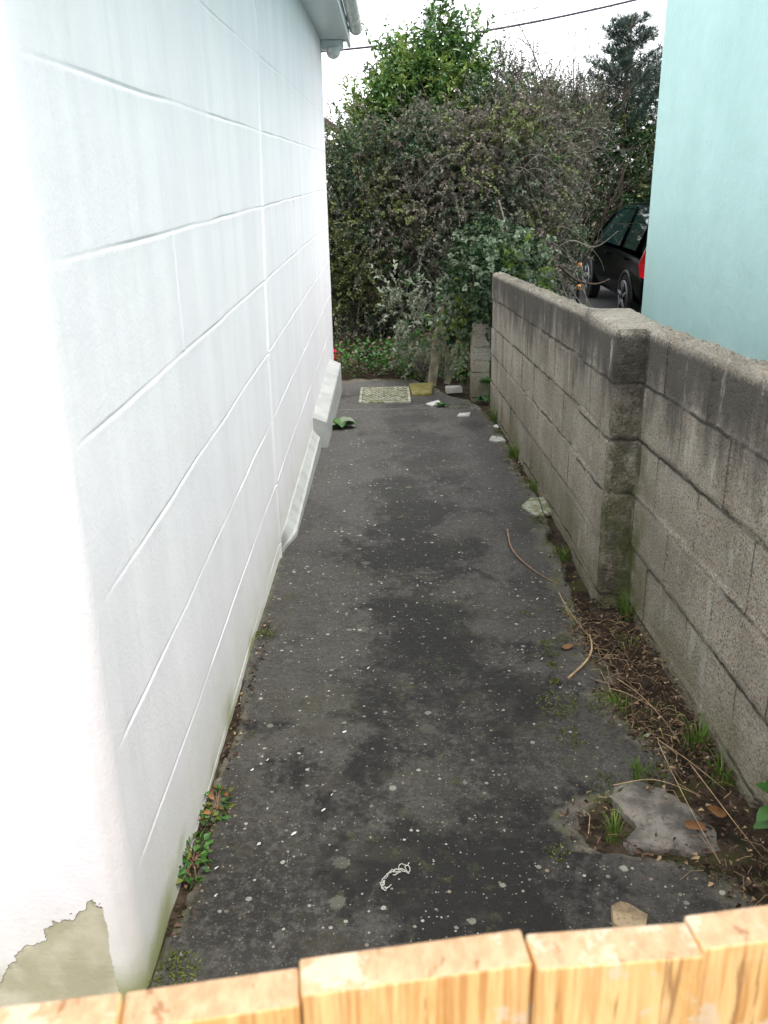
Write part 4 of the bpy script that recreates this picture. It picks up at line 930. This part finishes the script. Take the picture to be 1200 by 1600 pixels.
leafy('weed', -.535, 1.86, .035, .085, 75, .032, .018, .04, ['green','ivy','moss'], [.6,.3,.1], 'long patch of green leaves at the foot of the white wall, nearer of two')
leafy('weed', -.515, 2.09, .035, .085, 80, .022, .016, .03, ['green','moss','rust','ivy'], [.45,.15,.2,.2], 'small leaved weed with reddish leaves at the foot of the white wall, further of two')
rosette('small_weed', .44, 7.62, 14, .07, .04, ['green','ivy'], 'tiny leafy weed beside the white tile sliver', 'weed', .6)
rosette('pillar_weed', .85, 7.78, 30, .11, .06, ['green','ivy'], 'dark green weed at the foot of the low block pillar', 'weed', 1.0)
rosette('pillar_creeper', .865, 7.86, 20, .09, .06, ['ivy','green'], 'leafy creeper climbing the face of the low block pillar', 'weed', 1.0, z=-1.78)
# leafy sprig at the right edge
nr = thing('leafy_weed', (.985, 1.80, hz(1.8)), 'broad leaved green plant cut by the right edge below the wall', 'plant'); g = MB()
g.tube([(.985,1.80,hz(1.8)-.02),(.97,1.84,-1.60),(.96,1.87,-1.53),(.95,1.88,-1.50)], [.003,.003,.002,.0015], 6); g.build('stem', M['green'], nr, smooth=True)
V = []; F = []
for (bx, by, bz, a, l, tz) in [(.965,1.845,-1.56,3.0,.06,.0),(.96,1.865,-1.535,3.5,.055,.0),(.955,1.875,-1.50,2.7,.045,.02),(.96,1.87,-1.52,.3,.05,.02),(.965,1.85,-1.57,5.2,.05,-.02),(.95,1.88,-1.50,1.2,.04,.02)]:
    b = len(V)
    for k in range(6):
        u = k/5; r = l*u; ww = .8*l*math.sin(math.pi*min(1, u*.85+.12))**.7*.5; c = np.array([bx+r*math.cos(a), by+r*math.sin(a), bz+tz*u*2-.02*u*u]); s = np.array([-math.sin(a), math.cos(a), 0]); V += [c-s*ww+[0, 0, .3*ww], c, c+s*ww+[0, 0, .3*ww]]
    F += [(b+3*k+j, b+3*k+j+1, b+3*k+j+4, b+3*k+j+3) for k in range(5) for j in range(2)]
mk('leaves', V, F, M['green'], nr, smooth=True)

# ---------------------------------------------------------------- banded post
bp = thing('banded_post', (2.33, 11.3, hz(11.3)), 'thin black post with two orange bands left of the black car', 'post')
g = MB(); g.tube([(2.33,11.3,-1.99),(2.34,11.3,-1.0),(2.34,11.3,-.98)], [.022,.022,.012], 12); g.build('shaft', M['black'], bp, smooth=True)
for zc in (-1.10, -1.36):
    g = MB(); g.tube([(2.337,11.3,zc-.03),(2.337,11.3,zc+.03)], .0245, 12); g.build('orange_band', M['orange'], bp, smooth=True)

# ---------------------------------------------------------------- car
def car():
    X0, Y0, Z0 = 4.10, 11.72, -1.973
    root = thing('parked_car', (X0, Y0+2, Z0), 'black hatchback parked beyond the teal house, seen from behind its left side', 'car')
    paint = G('black_car_paint', .18, .05); paint.col((.002, .003, .003)); paint.b.inputs['Coat Weight'].default_value = 0; paint.b.inputs['Coat Roughness'].default_value = .04; paint.b.inputs['IOR'].default_value = 1.22; pm = paint.m
    gl = G('car_glass', .04, .8); gl.col((.012, .03, .028)); gm = gl.m
    red = G('tail_light_red', .15, .6); red.col((.55, .008, .015)); rm = red.m
    rim = plain('alloy_rim', (.22, .22, .23), .35, .5, .1, 20, metal=.9); ty = plain('tyre_rubber', (.02, .02, .02), .8, .2, .2, 60); tr = M['black']
    # body: stations along y (rear to front)
    st = [(0.0,.42,.62,.78),(.04,.30,.72,.84),(.25,.24,.88,.86),(.9,.22,.95,.865),(1.9,.22,.96,.865),(2.9,.22,.95,.86),(3.2,.22,.92,.85),(3.7,.24,.80,.82),(3.98,.30,.66,.74),(4.04,.40,.55,.68)]
    V = []; n = 12
    for (y, zl, zh, hw) in st:
        for (a, b) in ((-.78,0),(-.94,.04),(-1.0,.30),(-1.0,.62),(-.975,.85),(-.90,1.0),(.90,1.0),(.975,.85),(1.0,.62),(1.0,.30),(.94,.04),(.78,0)):
            V.append((X0+a*hw, Y0+y, Z0+zl+(zh-zl)*b))
    F = [(i*n+j, i*n+(j+1) % n, (i+1)*n+(j+1) % n, (i+1)*n+j) for i in range(len(st)-1) for j in range(n)] + [tuple(range(n-1, -1, -1)), tuple((len(st)-1)*n+j for j in range(n))]
    body = mk('body', V, F, pm, root); md = body.modifiers.new('s', 'SUBSURF'); md.levels = 2; md.render_levels = 2
    # glasshouse
    gs = [(.06,.93,.95,.80,.79),(.32,.94,1.36,.81,.66),(.55,.94,1.445,.82,.64),(1.3,.94,1.485,.82,.64),(2.0,.94,1.47,.82,.64),(2.45,.94,1.36,.82,.65),(3.05,.93,.98,.80,.78)]
    V = []
    for (y, zb, zt_, wb, wt) in gs: V += [(X0-wb, Y0+y, Z0+zb), (X0-(wb*.35+wt*.65), Y0+y, Z0+zb+(zt_-zb)*.62), (X0-wt, Y0+y, Z0+zt_), (X0+wt, Y0+y, Z0+zt_), (X0+(wb*.35+wt*.65), Y0+y, Z0+zb+(zt_-zb)*.62), (X0+wb, Y0+y, Z0+zb)]
    F = [(i*6+j, i*6+j+1, (i+1)*6+j+1, (i+1)*6+j) for i in range(6) for j in range(5)] + [(5,4,3,2,1,0), (36,37,38,39,40,41)]
    mk('windows', V, F, gm, root, smooth=False)
    g = MB(); V = []
    for (y, zb, zt_, wb, wt) in gs[1:6]: V += [(X0-wt-.02, Y0+y, Z0+zt_-.05), (X0-wt+.05, Y0+y, Z0+zt_+.022), (X0, Y0+y, Z0+zt_+.045), (X0+wt-.05, Y0+y, Z0+zt_+.022), (X0+wt+.02, Y0+y, Z0+zt_-.05)]
    F = [(i*5+j, i*5+j+1, (i+1)*5+j+1, (i+1)*5+j) for i in range(4) for j in range(4)]
    rf = mk('roof', V, F, pm, root); md = rf.modifiers.new('s', 'SOLIDIFY'); md.thickness = .02
    for sx in (-1, 1):
        g = MB()
        for (ya, yb, r) in ((2.45, 3.05, .03), (.06, .32, .04)):
            a = [q for q in gs if q[0] == ya][0]; b = [q for q in gs if q[0] == yb][0]
            wa, za = (a[4], a[2]) ; wb_, zb_ = (b[4], b[2])
            g.tube([(X0+sx*wa, Y0+ya, Z0+za), (X0+sx*wb_, Y0+yb, Z0+zb_)], r, 6)
            g.build('pillar', pm, root, smooth=True); g = MB()
        g.tube([(X0+sx*.83, Y0+1.35, Z0+.94), (X0+sx*.71, Y0+1.33, Z0+1.25), (X0+sx*.65, Y0+1.3, Z0+1.47)], .03, 6)
        g.build('pillar', pm, root, smooth=True); g = MB()
        g.tube([(X0+sx*.83, Y0+.42, Z0+.94), (X0+sx*.69, Y0+.44, Z0+1.25), (X0+sx*.655, Y0+.5, Z0+1.42)], .05, 6)
        g.build('pillar', pm, root, smooth=True)
    for sx in (-1, 1):
        g = MB(); V = []
        for (y, z, x) in ((-.03,.62,.68),(.0,.62,.80),(.12,.66,.875),(.22,.80,.875),(.20,1.02,.80),(.12,1.08,.775),(.0,1.04,.70),(-.03,.85,.70)): V.append((X0+sx*x, Y0+y, Z0+z))
        Vi = [(p[0]-sx*.10, p[1]+.06, p[2]) for p in V]; k = len(V)
        g.add(V+Vi, [tuple(range(k)), tuple(range(2*k-1, k-1, -1))]+[(i, k+i, k+(i+1) % k, (i+1) % k) for i in range(k)]); g.build('tail_light', rm, root)
        for yw in (.86, 3.28):
            cx = X0+sx*.80; wv = MB(); wv.tube([(cx-sx*.10, Y0+yw, Z0+.31), (cx-sx*.09, Y0+yw, Z0+.31), (cx+sx*.05, Y0+yw, Z0+.31), (cx+sx*.072, Y0+yw, Z0+.31)], [.28,.31,.31,.285], 28); t_ = wv.build('wheel', ty, root, smooth=False); smooth_by_angle(t_)
            rr = MB(); fx = cx+sx*.074
            rr.tube([(fx-sx*.02, Y0+yw, Z0+.31), (fx+sx*.004, Y0+yw, Z0+.31)], [.225,.215], 28); rr.tube([(fx, Y0+yw, Z0+.31), (fx+sx*.022, Y0+yw, Z0+.31)], [.05,.04], 12)
            ri = rr.build('hub_plate', ty, t_)
            r2 = MB()
            for k in range(5):
                a = k*2*math.pi/5+.3; c_, s_ = math.cos(a), math.sin(a)
                r2.tube([(fx+sx*.014, Y0+yw+.04*c_, Z0+.31+.04*s_), (fx+sx*.012, Y0+yw+.21*c_, Z0+.31+.21*s_)], [.022,.032], 4)
            pts = [(fx+sx*.006, Y0+yw+.215*math.cos(a), Z0+.31+.215*math.sin(a)) for a in np.linspace(0, 2*math.pi, 29)]; r2.tube(pts, .014, 5); r2.build('rim', rim, t_, smooth=True)
            ar = MB(); pts = [(X0+sx*.855, Y0+yw+.345*math.cos(a), Z0+.31+.345*math.sin(a)) for a in np.linspace(-.1, math.pi+.1, 20)]; ar.tube(pts, .022, 6); ar.build('wheel_arch', tr, root, smooth=True)
        g = MB(); g.box(X0+sx*.84-.0 if sx > 0 else X0-1.02, X0+1.02 if sx > 0 else X0-.84, Y0+2.66, Y0+2.78, Z0+.93, Z0+1.08, bev=.03); o = g.build('wing_mirror', pm, root, smooth=True)
        for yd in (.95, 1.95):
            g = MB(); g.box(X0+sx*.875-.012, X0+sx*.875+.012, Y0+yd, Y0+yd+.16, Z0+.80, Z0+.83, bev=.006); g.build('door_handle', pm, root, smooth=True)
    g = MB(); g.box(X0-.80, X0+.80, Y0-.09, Y0+.12, Z0+.30, Z0+.55, bev=.05); g.build('bumper', pm, root, smooth=True)
    g = MB(); g.box(X0-.26, X0+.26, Y0-.10, Y0-.085, Z0+.62, Z0+.73, bev=.004); g.build('number_plate', plain('yellow_plate', (.6, .5, .1), .5), root)
    g = MB(); g.box(X0-.5, X0+.5, Y0+.10, Y0+.14, Z0+1.30, Z0+1.36, bev=.012); g.build('spoiler', pm, root)
car()

# ---------------------------------------------------------------- cables, pole, far house
def cable(name, P0, r, label):
    g = MB(); g.tube(P0, r, 8); g.build(name, M['cable'], None, smooth=True, loc=tuple(P0[0]), label=label, cat='cable', group='overhead cables')
def cat(x): return 1.643+.0815*x+.0215*x*x*.9
cable('overhead_cable', [(x, 14.0, 1.605+.0555*(x+.86)+.0165*(x+.86)**2*1.0) for x in np.arange(-5, 8.1, .25)], .0145, 'thick dark overhead cable sloping up to the right across the trees')
cable('overhead_cable', [(x, 14.6, 1.70+.13*(x+.86)+.008*(x+.86)**2) for x in np.arange(-5, 8.1, .25)], .0055, 'very thin overhead wire above the thick dark cable')
g = MB(); g.tube([(.83,18,-2.1),(.83,18,2.0),(.83,18,2.72)], [.13,.11,.10], 12); up_ = g.build('utility_pole', M['pole'], None, smooth=True, loc=(.83,18,-2.0), label='grey utility pole top showing behind the laurel', cat='pole')
fh = thing('distant_house', (-3.4, 24, -2.0), 'distant brown roofed house peeping past the far corner of the white house', 'house')
g = MB(); g.box(-7.0, -1.35, 24, 30, -2.1, .75); g.build('wall', M['render'], fh)
g = MB(); g.add([(-.95,23.7,.78),(-.95,30.3,.78),(-4.2,30.3,2.9),(-4.2,23.7,2.9),(-7.4,23.7,.78),(-7.4,30.3,.78),(-.95,23.7,.95),(-.95,30.3,.95),(-4.2,30.3,3.07),(-4.2,23.7,3.07),(-7.4,23.7,.95),(-7.4,30.3,.95)],
        [(0,1,2,3),(3,2,5,4),(7,6,9,8),(8,9,10,11),(0,6,7,1),(4,5,11,10),(0,3,9,6),(3,4,10,9),(1,7,8,2),(2,8,11,5)]); g.build('roof', plain('brown_roof', (.09,.06,.05), .8), fh)
